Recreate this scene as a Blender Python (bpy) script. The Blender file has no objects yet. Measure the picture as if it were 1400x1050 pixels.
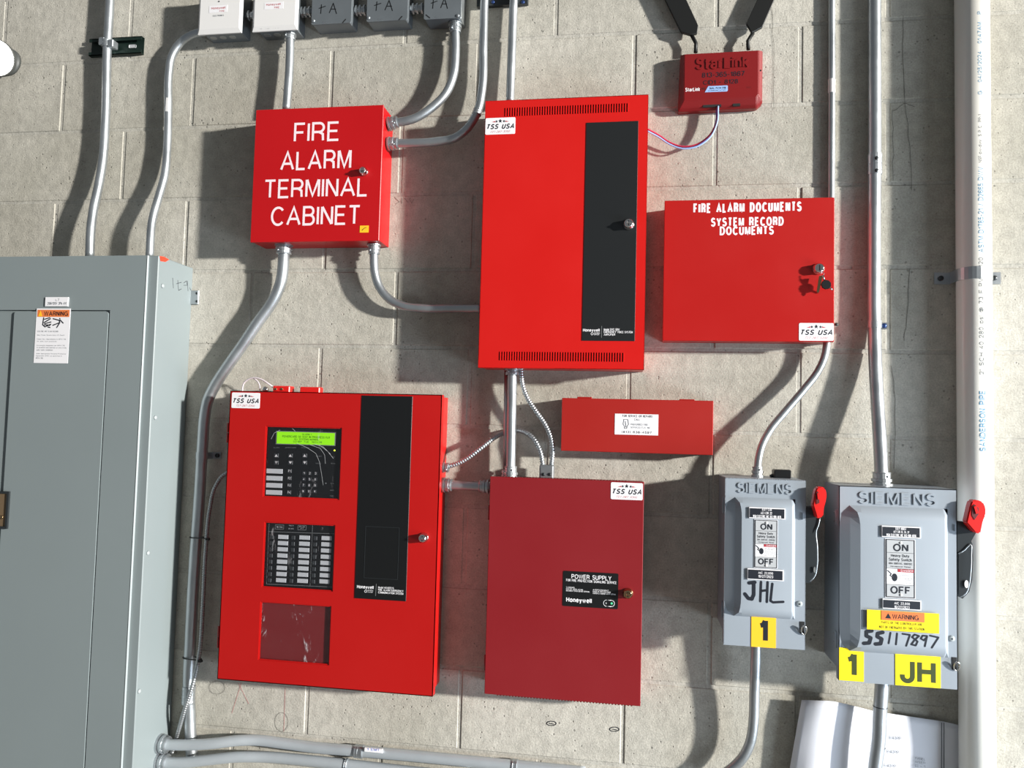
import bpy, bmesh, math, random
from mathutils import Vector, Matrix
random.seed(7)
S = bpy.context.scene
C = S.collection
PI = math.pi

# ------------------------------------------------------------------ camera
FPX = 1068.42; D = 1.968
yaw, pit, rol = [math.radians(a) for a in (9.0644, 3.1890, 1.4753)]
fwd = Vector((-math.sin(yaw)*math.cos(pit), math.cos(yaw)*math.cos(pit), math.sin(pit)))
rgt = Vector((math.cos(yaw), math.sin(yaw), 0.0)); upv = rgt.cross(fwd)
cr = rgt*math.cos(rol) + upv*math.sin(rol); cu = -rgt*math.sin(rol) + upv*math.cos(rol)
cd = bpy.data.cameras.new('camera'); cam = bpy.data.objects.new('camera', cd); C.objects.link(cam)
cd.sensor_width = 36; cd.lens = FPX/1400*36; cd.clip_start = .05
M = Matrix((cr, cu, -fwd)).transposed().to_4x4(); M.translation = Vector((0, -D, 0)); cam.matrix_world = M
S.camera = cam

# ------------------------------------------------------------------ light
S.view_settings.view_transform = 'Standard'; S.view_settings.look = 'None'
S.view_settings.gamma = 1; S.view_settings.use_curve_mapping = False
S.view_settings.exposure = 0.07
w = bpy.data.worlds.new('world'); S.world = w; w.use_nodes = True
bg = w.node_tree.nodes['Background']; bg.inputs[0].default_value = (.86, .93, 1.0, 1); bg.inputs[1].default_value = .17
def area(name, loc, aim, sx, sy, e, col):
    l = bpy.data.lights.new(name, 'AREA'); l.shape = 'RECTANGLE'; l.size = sx; l.size_y = sy; l.energy = e; l.color = col; l.shape = 'DISK' if name == 'high_bay_lamp' else 'RECTANGLE'
    o = bpy.data.objects.new(name, l); C.objects.link(o); o.location = loc
    o.rotation_euler = (Vector(aim)-Vector(loc)).to_track_quat('-Z', 'Y').to_euler()
area('high_bay_lamp', (16, -7.0, 2.5), (0, 0, .1), .75, .75, 7900, (1, .975, .925))
area('doorway_daylight', (2.7, -1.35, -1.15), (-.6, 0, -.2), 1.3, .8, 74, (.72, .85, 1))

# ------------------------------------------------------------------ helpers
def P(px, py, d=0.0):
    v = fwd + cr*((px-700)/FPX) - cu*((py-525)/FPX)
    return Vector((0, -D, 0)) + v*((D-d)/v.y)
def RM(x0, y0, x1, y1, d):
    """world x0,x1,z0,z1 of a pixel rectangle on the plane d in front of the wall"""
    xm, ym = (x0+x1)/2, (y0+y1)/2
    return (P(x0, ym, d).x, P(x1, ym, d).x, P(xm, y1, d).z, P(xm, y0, d).z)
def R4(tl, tr, bl, br, d):
    a, b, c, e = [P(*q, d) for q in (tl, tr, bl, br)]
    return ((a.x+c.x)/2, (b.x+e.x)/2, (c.z+e.z)/2, (a.z+b.z)/2)
def lin(c): return tuple((x/255/12.92 if x/255 <= .04045 else ((x/255+.055)/1.055)**2.4) for x in c)
MATS = {}
def mat(name, col, rough=.5, metal=0, bump=0, scale=200, var=0, vscale=6, emit=0, coat=0, spec=.5):
    m = bpy.data.materials.new(name); m.use_nodes = True; n = m.node_tree.nodes; L = m.node_tree.links
    b = n['Principled BSDF']; c = lin(col)
    b.inputs['Base Color'].default_value = (*c, 1); b.inputs['Roughness'].default_value = rough
    b.inputs['Metallic'].default_value = metal; b.inputs['Specular IOR Level'].default_value = spec
    b.inputs['Coat Weight'].default_value = coat
    g = n.new('ShaderNodeNewGeometry')
    if emit:
        b.inputs['Emission Color'].default_value = (*c, 1); b.inputs['Emission Strength'].default_value = emit
    if var:
        t = n.new('ShaderNodeTexNoise'); t.inputs['Scale'].default_value = vscale; t.inputs['Detail'].default_value = 8
        L.new(g.outputs['Position'], t.inputs['Vector'])
        mx = n.new('ShaderNodeMix'); mx.data_type = 'RGBA'
        mx.inputs['A'].default_value = (*[x*(1-var) for x in c], 1); mx.inputs['B'].default_value = (*[min(1, x*(1+var)) for x in c], 1)
        L.new(t.outputs['Fac'], mx.inputs['Factor']); L.new(mx.outputs['Result'], b.inputs['Base Color'])
        ma = n.new('ShaderNodeMath'); ma.operation = 'MULTIPLY_ADD'; ma.inputs[1].default_value = .25; ma.inputs[2].default_value = rough-.12
        L.new(t.outputs['Fac'], ma.inputs[0]); L.new(ma.outputs[0], b.inputs['Roughness'])
    if bump:
        t = n.new('ShaderNodeTexNoise'); t.inputs['Scale'].default_value = scale; t.inputs['Detail'].default_value = 4
        L.new(g.outputs['Position'], t.inputs['Vector'])
        bp = n.new('ShaderNodeBump'); bp.inputs['Strength'].default_value = bump; bp.inputs['Distance'].default_value = .001
        L.new(t.outputs['Fac'], bp.inputs['Height']); L.new(bp.outputs['Normal'], b.inputs['Normal'])
    MATS[name] = m; return m
def concrete(name, c0, c1, tint):
    m = bpy.data.materials.new(name); m.use_nodes = True; n = m.node_tree.nodes; L = m.node_tree.links
    b = n['Principled BSDF']; b.inputs['Roughness'].default_value = .85; b.inputs['Specular IOR Level'].default_value = .25
    g = n.new('ShaderNodeNewGeometry'); oi = n.new('ShaderNodeObjectInfo')
    def noise(sc, det, rough=.5):
        t = n.new('ShaderNodeTexNoise'); t.inputs['Scale'].default_value = sc; t.inputs['Detail'].default_value = det
        t.inputs['Roughness'].default_value = rough; L.new(g.outputs['Position'], t.inputs['Vector']); return t
    big = noise(2.2, 5); fine = noise(260, 3); mid = noise(34, 6, .6)
    r = n.new('ShaderNodeValToRGB'); r.color_ramp.elements[0].position = .33; r.color_ramp.elements[1].position = .68
    r.color_ramp.elements[0].color = (*lin(c0), 1); r.color_ramp.elements[1].color = (*lin(c1), 1)
    L.new(big.outputs['Fac'], r.inputs['Fac'])
    def mul(a, fac_node, lo, hi, x0, x1):
        mr = n.new('ShaderNodeMapRange'); mr.inputs['From Min'].default_value = x0; mr.inputs['From Max'].default_value = x1
        mr.inputs['To Min'].default_value = lo; mr.inputs['To Max'].default_value = hi
        L.new(fac_node, mr.inputs['Value'])
        v = n.new('ShaderNodeVectorMath'); v.operation = 'SCALE'
        L.new(a, v.inputs[0]); L.new(mr.outputs['Result'], v.inputs['Scale']); return v.outputs[0]
    c = mul(r.outputs['Color'], mid.outputs['Fac'], .9, 1.1, .35, .65)
    c = mul(c, fine.outputs['Fac'], .86, 1.13, .3, .7)
    c = mul(c, oi.outputs['Random'], .95, 1.05, 0, 1)
    # open pores of the block face: small dark pits
    v = n.new('ShaderNodeTexVoronoi'); v.inputs['Scale'].default_value = 62; L.new(g.outputs['Position'], v.inputs['Vector'])
    pit_gate = noise(9, 3)
    ad = n.new('ShaderNodeMath'); ad.operation = 'MULTIPLY_ADD'; ad.inputs[1].default_value = -.42; ad.inputs[2].default_value = .33
    L.new(pit_gate.outputs['Fac'], ad.inputs[0])
    sb = n.new('ShaderNodeMath'); sb.operation = 'ADD'; L.new(v.outputs['Distance'], sb.inputs[0]); L.new(ad.outputs[0], sb.inputs[1])
    mr = n.new('ShaderNodeMapRange'); mr.inputs['From Min'].default_value = .16; mr.inputs['From Max'].default_value = .26
    L.new(sb.outputs[0], mr.inputs['Value'])
    c = mul(c, mr.outputs['Result'], .62, 1, 0, 1)
    L.new(c, b.inputs['Base Color'])
    b1 = n.new('ShaderNodeBump'); b1.inputs['Strength'].default_value = .5; b1.inputs['Distance'].default_value = .0018
    L.new(mr.outputs['Result'], b1.inputs['Height'])
    b2 = n.new('ShaderNodeBump'); b2.inputs['Strength'].default_value = .55; b2.inputs['Distance'].default_value = .0011
    L.new(fine.outputs['Fac'], b2.inputs['Height']); L.new(b1.outputs['Normal'], b2.inputs['Normal'])
    b3 = n.new('ShaderNodeBump'); b3.inputs['Strength'].default_value = .5; b3.inputs['Distance'].default_value = .004
    L.new(mid.outputs['Fac'], b3.inputs['Height']); L.new(b2.outputs['Normal'], b3.inputs['Normal'])
    L.new(b3.outputs['Normal'], b.inputs['Normal'])
    MATS[name] = m; return m
def galvanised(name, col, rough):
    m = mat(name, col, rough, .9, var=.22, vscale=18, bump=.25, scale=90); return m
def clear(name, tint, refl, haze=0):
    m = bpy.data.materials.new(name); m.use_nodes = True; n = m.node_tree.nodes; L = m.node_tree.links
    n.remove(n['Principled BSDF']); out = n['Material Output']
    t = n.new('ShaderNodeBsdfTransparent'); t.inputs[0].default_value = (*tint, 1)
    gl = n.new('ShaderNodeBsdfGlossy'); gl.inputs['Roughness'].default_value = .05
    mx = n.new('ShaderNodeMixShader'); mx.inputs[0].default_value = refl; L.new(t.outputs[0], mx.inputs[1]); L.new(gl.outputs[0], mx.inputs[2])
    last = mx.outputs[0]
    if haze:
        d = n.new('ShaderNodeBsdfDiffuse'); d.inputs[0].default_value = (.75, .72, .74, 1)
        g = n.new('ShaderNodeNewGeometry'); mp = n.new('ShaderNodeMapping'); mp.inputs['Scale'].default_value = (1, 1, .35)
        L.new(g.outputs['Position'], mp.inputs['Vector'])
        no = n.new('ShaderNodeTexNoise'); no.inputs['Scale'].default_value = 26; no.inputs['Detail'].default_value = 10; no.inputs['Roughness'].default_value = .75
        no.inputs['Distortion'].default_value = 1.2
        L.new(mp.outputs[0], no.inputs['Vector'])
        mr = n.new('ShaderNodeMapRange'); mr.inputs['From Min'].default_value = .6; mr.inputs['From Max'].default_value = .72
        mr.inputs['To Min'].default_value = 0; mr.inputs['To Max'].default_value = haze
        L.new(no.outputs['Fac'], mr.inputs['Value'])
        m2 = n.new('ShaderNodeMixShader'); L.new(mr.outputs[0], m2.inputs[0]); L.new(last, m2.inputs[1]); L.new(d.outputs[0], m2.inputs[2]); last = m2.outputs[0]
    L.new(last, out.inputs[0]); MATS[name] = m; return m

concrete('block_concrete', (160, 156, 144), (184, 180, 170), 0)
concrete('mortar', (160, 157, 147), (180, 176, 167), 0)
concrete('floor_concrete', (120, 120, 118), (150, 150, 147), 0)
galvanised('galvanised', (182, 187, 190), .4)
galvanised('dull_zinc', (165, 168, 170), .48)
mat('weathered_lit_zinc', (178, 184, 188), .45, .35, var=.12, vscale=14)  # weathered zinc, less metallic: light missing from the bottom conduits is put in here
mat('red_bright', (196, 18, 12), .38, bump=.12, scale=900, var=.05, vscale=5)
mat('red_panel', (174, 14, 11), .36, bump=.12, scale=900, var=.05, vscale=5)
mat('red_docs', (168, 18, 14), .36, bump=.12, scale=900, var=.05, vscale=5)
mat('red_terminal', (180, 12, 18), .34, bump=.12, scale=900, var=.05, vscale=5)
mat('red_strip', (156, 27, 20), .42, bump=.12, scale=900, var=.05, vscale=5)
mat('red_supply', (128, 22, 28), .42, bump=.12, scale=900, var=.05, vscale=5)
mat('red_plastic', (120, 17, 19), .4, bump=.15, scale=700)
mat('red_grip', (215, 30, 26), .35)
mat('red_dark', (88, 8, 10), .6)
mat('grey_panel', (126, 135, 136), .45, bump=.1, scale=800, var=.04, vscale=4)
mat('grey_switch', (146, 154, 162), .42, bump=.12, scale=700, var=.03, vscale=5)
mat('grey_edge', (158, 165, 166), .35)
mat('box_grey', (112, 118, 122), .45, .4, var=.1, vscale=20)
mat('black_strip', (26, 28, 29), .4)
mat('black', (14, 15, 16), .4)
mat('black_antenna', (12, 13, 12), .5)
mat('dark_gap', (20, 21, 22), .8)
mat('dark_steel', (48, 52, 54), .35, .3)
mat('white_paint', (222, 220, 218), .5)
mat('pvc_white', (232, 230, 222), .32, coat=.3)
mat('sticker_white', (232, 230, 232), .5)
mat('paper', (225, 226, 232), .7, bump=.25, scale=30)
mat('print_white', (240, 222, 226), .5)
mat('print_red', (175, 45, 55), .5)
mat('print_grey', (96, 102, 108), .6)
mat('print_blue', (96, 150, 185), .6)
mat('ink', (16, 22, 34), .5)
mat('pencil', (136, 132, 124), .8)
mat('orange', (222, 120, 62), .5)
mat('orange_red', (214, 64, 40), .5)
mat('yellow', (250, 222, 20), .45)
mat('olive_print', (56, 66, 22), .5)
mat('label_gold', (250, 190, 40), .45)
mat('chrome', (225, 222, 218), .12, 1)
mat('brass', (190, 160, 120), .2, 1)
mat('tan_plate', (120, 100, 76), .5, .3)
mat('green_strut', (20, 38, 32), .5, .2)
mat('blue_screw', (40, 62, 110), .35, .5)
mat('wire_blue', (70, 90, 190), .4)
mat('wire_light', (150, 180, 225), .4)
mat('wire_red', (190, 50, 80), .4)
mat('lcd', (120, 190, 20), .35, emit=.55)
mat('lcd_text', (60, 110, 10), .5)
mat('led_yellow', (220, 235, 60), .3, emit=1.5)
mat('led_green', (80, 200, 140), .3, emit=.6)
mat('key_white', (205, 200, 200), .5)
mat('label_slot', (178, 180, 182), .5)
mat('key_dark', (44, 47, 49), .45)
mat('line_grey', (110, 112, 112), .5)
mat('panel_inside', (12, 13, 14), .4)
mat('inner_red', (120, 30, 32), .5)
mat('lens_lit', (255, 252, 245), .3, emit=8.0)
mat('lamp_housing', (70, 72, 70), .5)
mat('loop_plastic', (205, 195, 200), .2, spec=.8)
mat('crack', (70, 68, 62), .9)
mat('patch_paint', (205, 203, 196), .8)
mat('chalk_red', (186, 104, 106), .9)
clear('pane_clear', (.97, .97, .98), .035, .3)
clear('pane_scuffed', (.93, .92, .94), .05, .7)

def nb(): return bmesh.new()
def bx(bm, x0, x1, y0, y1, z0, z1, bev=0, seg=1):
    if y0 > y1: y0, y1 = y1, y0
    r = bmesh.ops.create_cube(bm, size=1, matrix=Matrix.Translation(((x0+x1)/2, (y0+y1)/2, (z0+z1)/2)) @ Matrix.Diagonal((abs(x1-x0), abs(y1-y0), abs(z1-z0), 1)))
    if bev:
        es = list({e for v in r['verts'] for e in v.link_edges})
        bmesh.ops.bevel(bm, geom=es, offset=bev, segments=seg, profile=.5, affect='EDGES')
    return bm
def slab(bm, rect, d0, d1, bev=0, seg=1):
    return bx(bm, rect[0], rect[1], -d1, -d0, rect[2], rect[3], bev, seg)
def prism(bm, pts, d0, d1):
    """extrude a polygon of (x,z) from depth d0 (back) to d1 (front)"""
    f = [bm.verts.new((x, -d1, z)) for x, z in pts]; k = [bm.verts.new((x, -d0, z)) for x, z in pts]
    n = len(pts)
    bm.faces.new(f); bm.faces.new(k[::-1])
    for i in range(n): bm.faces.new((f[i], k[i], k[(i+1) % n], f[(i+1) % n]))
    return bm
def rrect(x0, x1, z0, z1, r, seg=4):
    pts = []
    for cx, cz, a0 in ((x1-r, z1-r, 0), (x0+r, z1-r, 90), (x0+r, z0+r, 180), (x1-r, z0+r, 270)):
        for i in range(seg+1):
            a = math.radians(a0+90*i/seg); pts.append((cx+r*math.cos(a), cz+r*math.sin(a)))
    return pts
def rslab(bm, rect, d0, d1, r, seg=4): return prism(bm, rrect(*rect, r, seg), d0, d1)
def holes_plate(bm, rect, holes, d0, d1):
    xs = sorted({rect[0], rect[1], *[h[0] for h in holes], *[h[1] for h in holes]})
    zs = sorted({rect[2], rect[3], *[h[2] for h in holes], *[h[3] for h in holes]})
    def solid(i, j):
        if i < 0 or j < 0 or i >= len(xs)-1 or j >= len(zs)-1: return False
        cx, cz = (xs[i]+xs[i+1])/2, (zs[j]+zs[j+1])/2
        return not any(h[0] < cx < h[1] and h[2] < cz < h[3] for h in holes)
    vc = {}
    def V(i, j, d):
        k = (i, j, d)
        if k not in vc: vc[k] = bm.verts.new((xs[i], -d, zs[j]))
        return vc[k]
    for i in range(len(xs)-1):
        for j in range(len(zs)-1):
            if not solid(i, j): continue
            bm.faces.new((V(i, j, d1), V(i+1, j, d1), V(i+1, j+1, d1), V(i, j+1, d1)))
            bm.faces.new((V(i, j+1, d0), V(i+1, j+1, d0), V(i+1, j, d0), V(i, j, d0)))
            for di, dj, a, b in ((-1, 0, (i, j+1), (i, j)), (1, 0, (i+1, j), (i+1, j+1)), (0, -1, (i, j), (i+1, j)), (0, 1, (i+1, j+1), (i, j+1))):
                if not solid(i+di, j+dj):
                    bm.faces.new((V(*a, d1), V(*a, d0), V(*b, d0), V(*b, d1)))
    return bm
def frame_for(t):
    a = Vector((0, 0, 1)) if abs(t.z) < .9 else Vector((0, 1, 0))
    u = t.cross(a).normalized(); return u, t.cross(u).normalized()
def smooth_path(pts, step=.012):
    pts = [Vector(p) for p in pts]
    if len(pts) < 3: return pts
    out = []; q = [pts[0]*2-pts[1]] + pts + [pts[-1]*2-pts[-2]]
    for i in range(1, len(q)-2):
        a, b, c, d = q[i-1], q[i], q[i+1], q[i+2]
        n = max(1, int((c-b).length/step))
        # centripetal-like tangents to avoid overshoot on uneven spacing
        lb = (b-a).length; lc = (c-b).length; ld = (d-c).length
        m1 = ((b-a)/lb*lc + (c-b)/lc*lb)/(lb+lc)*lc if lb > 1e-9 else c-b
        m2 = ((c-b)/lc*ld + (d-c)/ld*lc)/(lc+ld)*lc if ld > 1e-9 else c-b
        for k in range(n):
            t = k/n; h = t*t
            out.append(b*(2*t*h-3*h+1) + m1*(t*h-2*h+t) + c*(3*h-2*t*h) + m2*(t*h-h))
    out.append(pts[-1]); return out
def tube(bm, path, r, seg=16, smooth=True, cap=True):
    t0 = (path[1]-path[0]).normalized(); u, v = frame_for(t0); prev = None; rings = []
    for i, p in enumerate(path):
        t = ((path[min(i+1, len(path)-1)]-path[max(i-1, 0)])).normalized()
        u = (u-t*u.dot(t)).normalized(); v = t.cross(u)
        rr = r if not callable(r) else r(i)
        rings.append([bm.verts.new(p+u*(rr*math.cos(2*PI*k/seg))+v*(rr*math.sin(2*PI*k/seg))) for k in range(seg)])
    for a, b in zip(rings, rings[1:]):
        for k in range(seg):
            f = bm.faces.new((a[k], a[(k+1) % seg], b[(k+1) % seg], b[k])); f.smooth = smooth
    if cap: bm.faces.new(rings[0][::-1]); bm.faces.new(rings[-1])
    return bm
def lathe(bm, p, axis, prof, seg=20, smooth=True):
    """profile [(along, radius)] revolved about axis at p"""
    axis = Vector(axis).normalized(); u, v = frame_for(axis); p = Vector(p); rings = []
    for a, r in prof:
        rings.append([bm.verts.new(p+axis*a+u*(r*math.cos(2*PI*k/seg))+v*(r*math.sin(2*PI*k/seg))) for k in range(seg)])
    for a, b in zip(rings, rings[1:]):
        for k in range(seg):
            f = bm.faces.new((a[k], a[(k+1) % seg], b[(k+1) % seg], b[k])); f.smooth = smooth
    bm.faces.new(rings[0][::-1]); bm.faces.new(rings[-1]); return bm
ORG = {}
def obj(name, bm, m, parent=None, smooth=False, kind=None, label=None):
    me = bm if isinstance(bm, bpy.types.Mesh) else None
    if me is None:
        bmesh.ops.recalc_face_normals(bm, faces=bm.faces)
        me = bpy.data.meshes.new(name); bm.to_mesh(me); bm.free()
    me.materials.clear(); me.materials.append(MATS[m])
    o = bpy.data.objects.new(name, me); C.objects.link(o)
    if parent is not None:
        org = ORG[parent.name]; o.parent = parent; me.transform(Matrix.Translation(-org)); ORG[o.name] = org
    else:
        vs = [v.co for v in me.vertices]
        org = Vector(((min(v.x for v in vs)+max(v.x for v in vs))/2, (min(v.y for v in vs)+max(v.y for v in vs))/2, min(v.z for v in vs)))
        me.transform(Matrix.Translation(-org)); o.location = org; ORG[o.name] = org
    if kind: o['kind'] = kind
    if label: o['label'] = label
    return o
def tag(o, label, cat, group=None):
    o['label'] = label; o['category'] = cat
    if group: o['group'] = group
    return o
def thing(name, label, cat, loc, group=None):
    o = bpy.data.objects.new(name, None); C.objects.link(o); o.location = loc; o.empty_display_size = .05
    ORG[o.name] = Vector(loc); return tag(o, label, cat, group)

# text: letters are drawn as pen strokes of even weight -------------
def _a(cx, cy, rx, ry, a0, a1): return ('A', cx, cy, rx, ry, a0, a1)
_st = [(0, 0), (0, 1)]; _sx = [(0, 0), (0, .72)]
GL = {
'A': (.74, [[(0, 0), (.37, 1), (.74, 0)], [(.12, .33), (.62, .33)]]), 'B': (.6, [[(0, .53), (.34, .53), _a(.34, .765, .22, .235, -90, 90), (0, 1), (0, 0), (.36, 0), _a(.36, .265, .24, .265, -90, 90)]]),
'C': (.7, [[_a(.37, .5, .37, .5, 42, 318)]]), 'D': (.66, [[(0, 0), (0, 1), (.26, 1), _a(.26, .5, .4, .5, 90, -90), (0, 0)]]), 'E': (.54, [[(.53, 1), (0, 1), (0, 0), (.55, 0)], [(0, .52), (.48, .52)]]),
'F': (.5, [[(.52, 1), (0, 1), (0, 0)], [(0, .5), (.45, .5)]]), 'G': (.74, [[_a(.38, .5, .38, .5, 42, 330)], [(.42, .47), (.74, .47), (.74, 0)]]), 'H': (.6, [_st, [(.6, 0), (.6, 1)], [(0, .53), (.6, .53)]]),
'I': (0, [_st]), 'J': (.44, [[(.44, 1), (.44, .24), _a(.22, .24, .22, .24, 0, -180), (0, .32)]]), 'K': (.6, [_st, [(.56, 1), (0, .36)], [(.19, .58), (.6, 0)]]), 'L': (.48, [[(0, 1), (0, 0), (.48, 0)]]),
'M': (.72, [[(0, 0), (0, 1)], [(.03, 1), (.36, .06), (.69, 1)], [(.72, 1), (.72, 0)]]), 'N': (.6, [_st, [(.02, 1), (.58, 0)], [(.6, 0), (.6, 1)]]), 'O': (.76, [[_a(.38, .5, .38, .5, 0, 360)]]),
'P': (.57, [[(0, 0), (0, 1), (.32, 1), _a(.32, .73, .25, .27, 90, -90), (0, .46)]]), 'Q': (.76, [[_a(.38, .5, .38, .5, 0, 360)], [(.45, .25), (.72, -.02)]]), 'R': (.6, [[(0, 0), (0, 1), (.34, 1), _a(.34, .745, .24, .255, 90, -90), (0, .49)], [(.34, .49), (.54, .36), (.56, 0)]]),
'S': (.58, [[_a(.29, .755, .26, .245, 20, 262), _a(.29, .26, .29, .26, 78, -162)]]), 'T': (.6, [[(0, 1), (.6, 1)], [(.3, 1), (.3, 0)]]), 'U': (.58, [[(0, 1), (0, .29), _a(.29, .29, .29, .29, 180, 360), (.58, 1)]]),
'V': (.66, [[(0, 1), (.33, 0), (.66, 1)]]), 'W': (.98, [[(0, 1), (.24, 0), (.49, 1), (.74, 0), (.98, 1)]]), 'X': (.62, [[(0, 0), (.6, 1)], [(.02, 1), (.62, 0)]]), 'Y': (.64, [[(0, 1), (.32, .45), (.64, 1)], [(.32, .45), (.32, 0)]]), 'Z': (.56, [[(0, 1), (.54, 1), (0, 0), (.56, 0)]]),
'0': (.5, [[_a(.25, .5, .25, .5, 0, 360)]]), '1': (.26, [[(0, .74), (.14, .78), (.24, .98)], [(.26, 1), (.26, 0)]]), '2': (.5, [[_a(.25, .73, .25, .27, 170, -35), (0, 0), (.5, 0)]]), '3': (.5, [[_a(.25, .765, .22, .235, 160, -80), _a(.25, .27, .25, .27, 80, -165)]]),
'4': (.54, [[(.4, 0), (.4, 1), (0, .28), (.54, .28)]]), '5': (.5, [[(.46, 1), (.09, 1), (.03, .5), _a(.24, .33, .26, .32, 130, -160)]]), '6': (.5, [[_a(.25, .31, .25, .31, 0, 360)], [_a(.28, .58, .28, .42, 30, 180), (0, .35)]]), '7': (.5, [[(0, 1), (.5, 1), (.32, .55), (.18, 0)]]),
'8': (.5, [[_a(.25, .76, .22, .24, 0, 360)], [_a(.25, .27, .25, .27, 0, 360)]]), '9': (.5, [[_a(.25, .69, .25, .31, 0, 360)], [_a(.22, .42, .28, .42, -150, 0), (.5, .65)]]),
'a': (.5, [[(.03, .55), _a(.25, .52, .22, .2, 150, 0), (.48, 0)], [_a(.24, .19, .24, .19, 60, 330)]]), 'b': (.5, [_st, [_a(.26, .36, .24, .36, 0, 360)]]), 'c': (.46, [[_a(.26, .36, .26, .36, 42, 318)]]), 'd': (.5, [[(.5, 0), (.5, 1)], [_a(.24, .36, .24, .36, 0, 360)]]),
'e': (.5, [[(.02, .38), (.5, .38), _a(.26, .36, .25, .36, 5, 320)]]), 'f': (.28, [[(.1, 0), (.1, .82), _a(.26, .82, .16, .18, 180, 90)], [(0, .7), (.26, .7)]]), 'g': (.5, [[_a(.24, .37, .24, .34, 0, 360)], [(.5, .72), (.5, 0), _a(.25, 0, .25, .25, 0, -155)]]),
'h': (.46, [_st, [(0, .45), _a(.23, .45, .23, .27, 170, 0), (.46, 0)]]), 'i': (0, [_sx, [(0, .88), (0, 1)]]), 'j': (.1, [[(.1, .72), (.1, -.1), (0, -.24)], [(.1, .88), (.1, 1)]]), 'k': (.44, [_st, [(.42, .72), (0, .28)], [(.16, .42), (.44, 0)]]), 'l': (0, [_st]),
'm': (.76, [_sx, [(0, .45), _a(.19, .5, .19, .22, 170, 0), (.38, 0)], [(.38, .45), _a(.57, .5, .19, .22, 170, 0), (.76, 0)]]), 'n': (.46, [_sx, [(0, .45), _a(.23, .45, .23, .27, 170, 0), (.46, 0)]]), 'o': (.52, [[_a(.26, .36, .26, .36, 0, 360)]]),
'p': (.5, [[(0, -.27), (0, .72)], [_a(.26, .36, .24, .36, 0, 360)]]), 'q': (.5, [[(.5, -.27), (.5, .72)], [_a(.24, .36, .24, .36, 0, 360)]]), 'r': (.26, [_sx, [(0, .45), _a(.22, .48, .22, .24, 170, 80)]]), 's': (.42, [[_a(.21, .54, .19, .18, 20, 262), _a(.21, .18, .21, .18, 78, -162)]]),
't': (.28, [[(.12, .95), (.12, .15), _a(.27, .14, .15, .14, 180, 270)], [(0, .7), (.28, .7)]]), 'u': (.46, [[(0, .72), (0, .27), _a(.23, .27, .23, .27, 180, 350)], [(.46, .72), (.46, 0)]]), 'v': (.46, [[(0, .72), (.23, 0), (.46, .72)]]), 'w': (.74, [[(0, .72), (.19, 0), (.37, .7), (.55, 0), (.74, .72)]]),
'x': (.44, [[(0, 0), (.42, .72)], [(.02, .72), (.44, 0)]]), 'y': (.46, [[(0, .72), (.24, .02)], [(.46, .72), (.2, -.18), (.04, -.26)]]), 'z': (.4, [[(0, .72), (.39, .72), (0, 0), (.4, 0)]]), '.': (0, [[(0, 0), (0, .1)]]), ',': (.06, [[(.06, .1), (0, -.14)]]), '-': (.3, [[(0, .4), (.3, .4)]]),
'(': (.16, [[(.16, 1.08), (0, .7), (0, .2), (.16, -.16)]]), ')': (.16, [[(0, 1.08), (.16, .7), (.16, .2), (0, -.16)]]), '/': (.3, [[(0, 0), (.3, 1)]]), ':': (0, [[(0, 0), (0, .1)], [(0, .55), (0, .65)]]), '#': (.5, [[(.12, 0), (.2, 1)], [(.34, 0), (.42, 1)], [(0, .35), (.5, .35)], [(0, .65), (.5, .65)]]),
'*': (.3, [[(.15, .5), (.15, .9)], [(0, .6), (.3, .8)], [(0, .8), (.3, .6)]]), '+': (.4, [[(0, .4), (.4, .4)], [(.2, .2), (.2, .6)]]), '"': (.14, [[(0, 1), (0, .75)], [(.14, 1), (.14, .75)]]), '@': (.8, [[_a(.4, .45, .4, .45, -50, 290)], [_a(.38, .45, .16, .2, 0, 360)], [(.56, .65), (.56, .3), (.7, .25)]]),
' ': (.16, [])}
def stroke_poly(pts, w):
    """left and right edges of a mitred pen stroke"""
    q = [pts[0]]
    for p in pts[1:]:
        if (p-q[-1]).length > 1e-7: q.append(p)
    closed = len(q) > 3 and (q[0]-q[-1]).length < w*.2
    if closed: q[-1] = q[0].copy()
    n = len(q); out = []
    for i in range(n):
        a = q[i-1] if i > 0 else (q[n-2] if closed else None); b = q[i+1] if i < n-1 else (q[1] if closed else None)
        d1 = (q[i]-a).normalized() if a is not None else None; d2 = (b-q[i]).normalized() if b is not None else None
        if d1 is None: d1 = d2
        if d2 is None: d2 = d1
        n1, n2 = Vector((-d1.y, d1.x)), Vector((-d2.y, d2.x)); m = n1+n2
        if m.length < .25:      # hairpin: split
            out.append((q[i]+n1*w/2, q[i]-n1*w/2)); out.append((q[i]+n2*w/2, q[i]-n2*w/2)); continue
        m.normalize(); k = min(1/max(.2, m.dot(n1)), 1.9)
        out.append((q[i]+m*(k*w/2), q[i]-m*(k*w/2)))
    return out
def layout(s, gap, shear, nseg):
    x = 0; S_ = []
    for ch in s:
        wd, st = GL.get(ch, GL['-'])
        for k, path in enumerate(st):
            pts = []
            for p in path:
                if p[0] == 'A':
                    _, cx, cy, rx, ry, a0, a1 = p; n = max(2, int(nseg*abs(a1-a0)/180)+1)
                    pts += [Vector((x+cx+rx*math.cos(math.radians(a0+(a1-a0)*i/n)), cy+ry*math.sin(math.radians(a0+(a1-a0)*i/n)))) for i in range(n+1)]
                else: pts.append(Vector((x+p[0], p[1])))
            for p in pts: p.x += shear*p.y
            S_.append((pts, k))
        x += wd+gap+(.16 if ch == ' ' else 0)
    return S_
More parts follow.
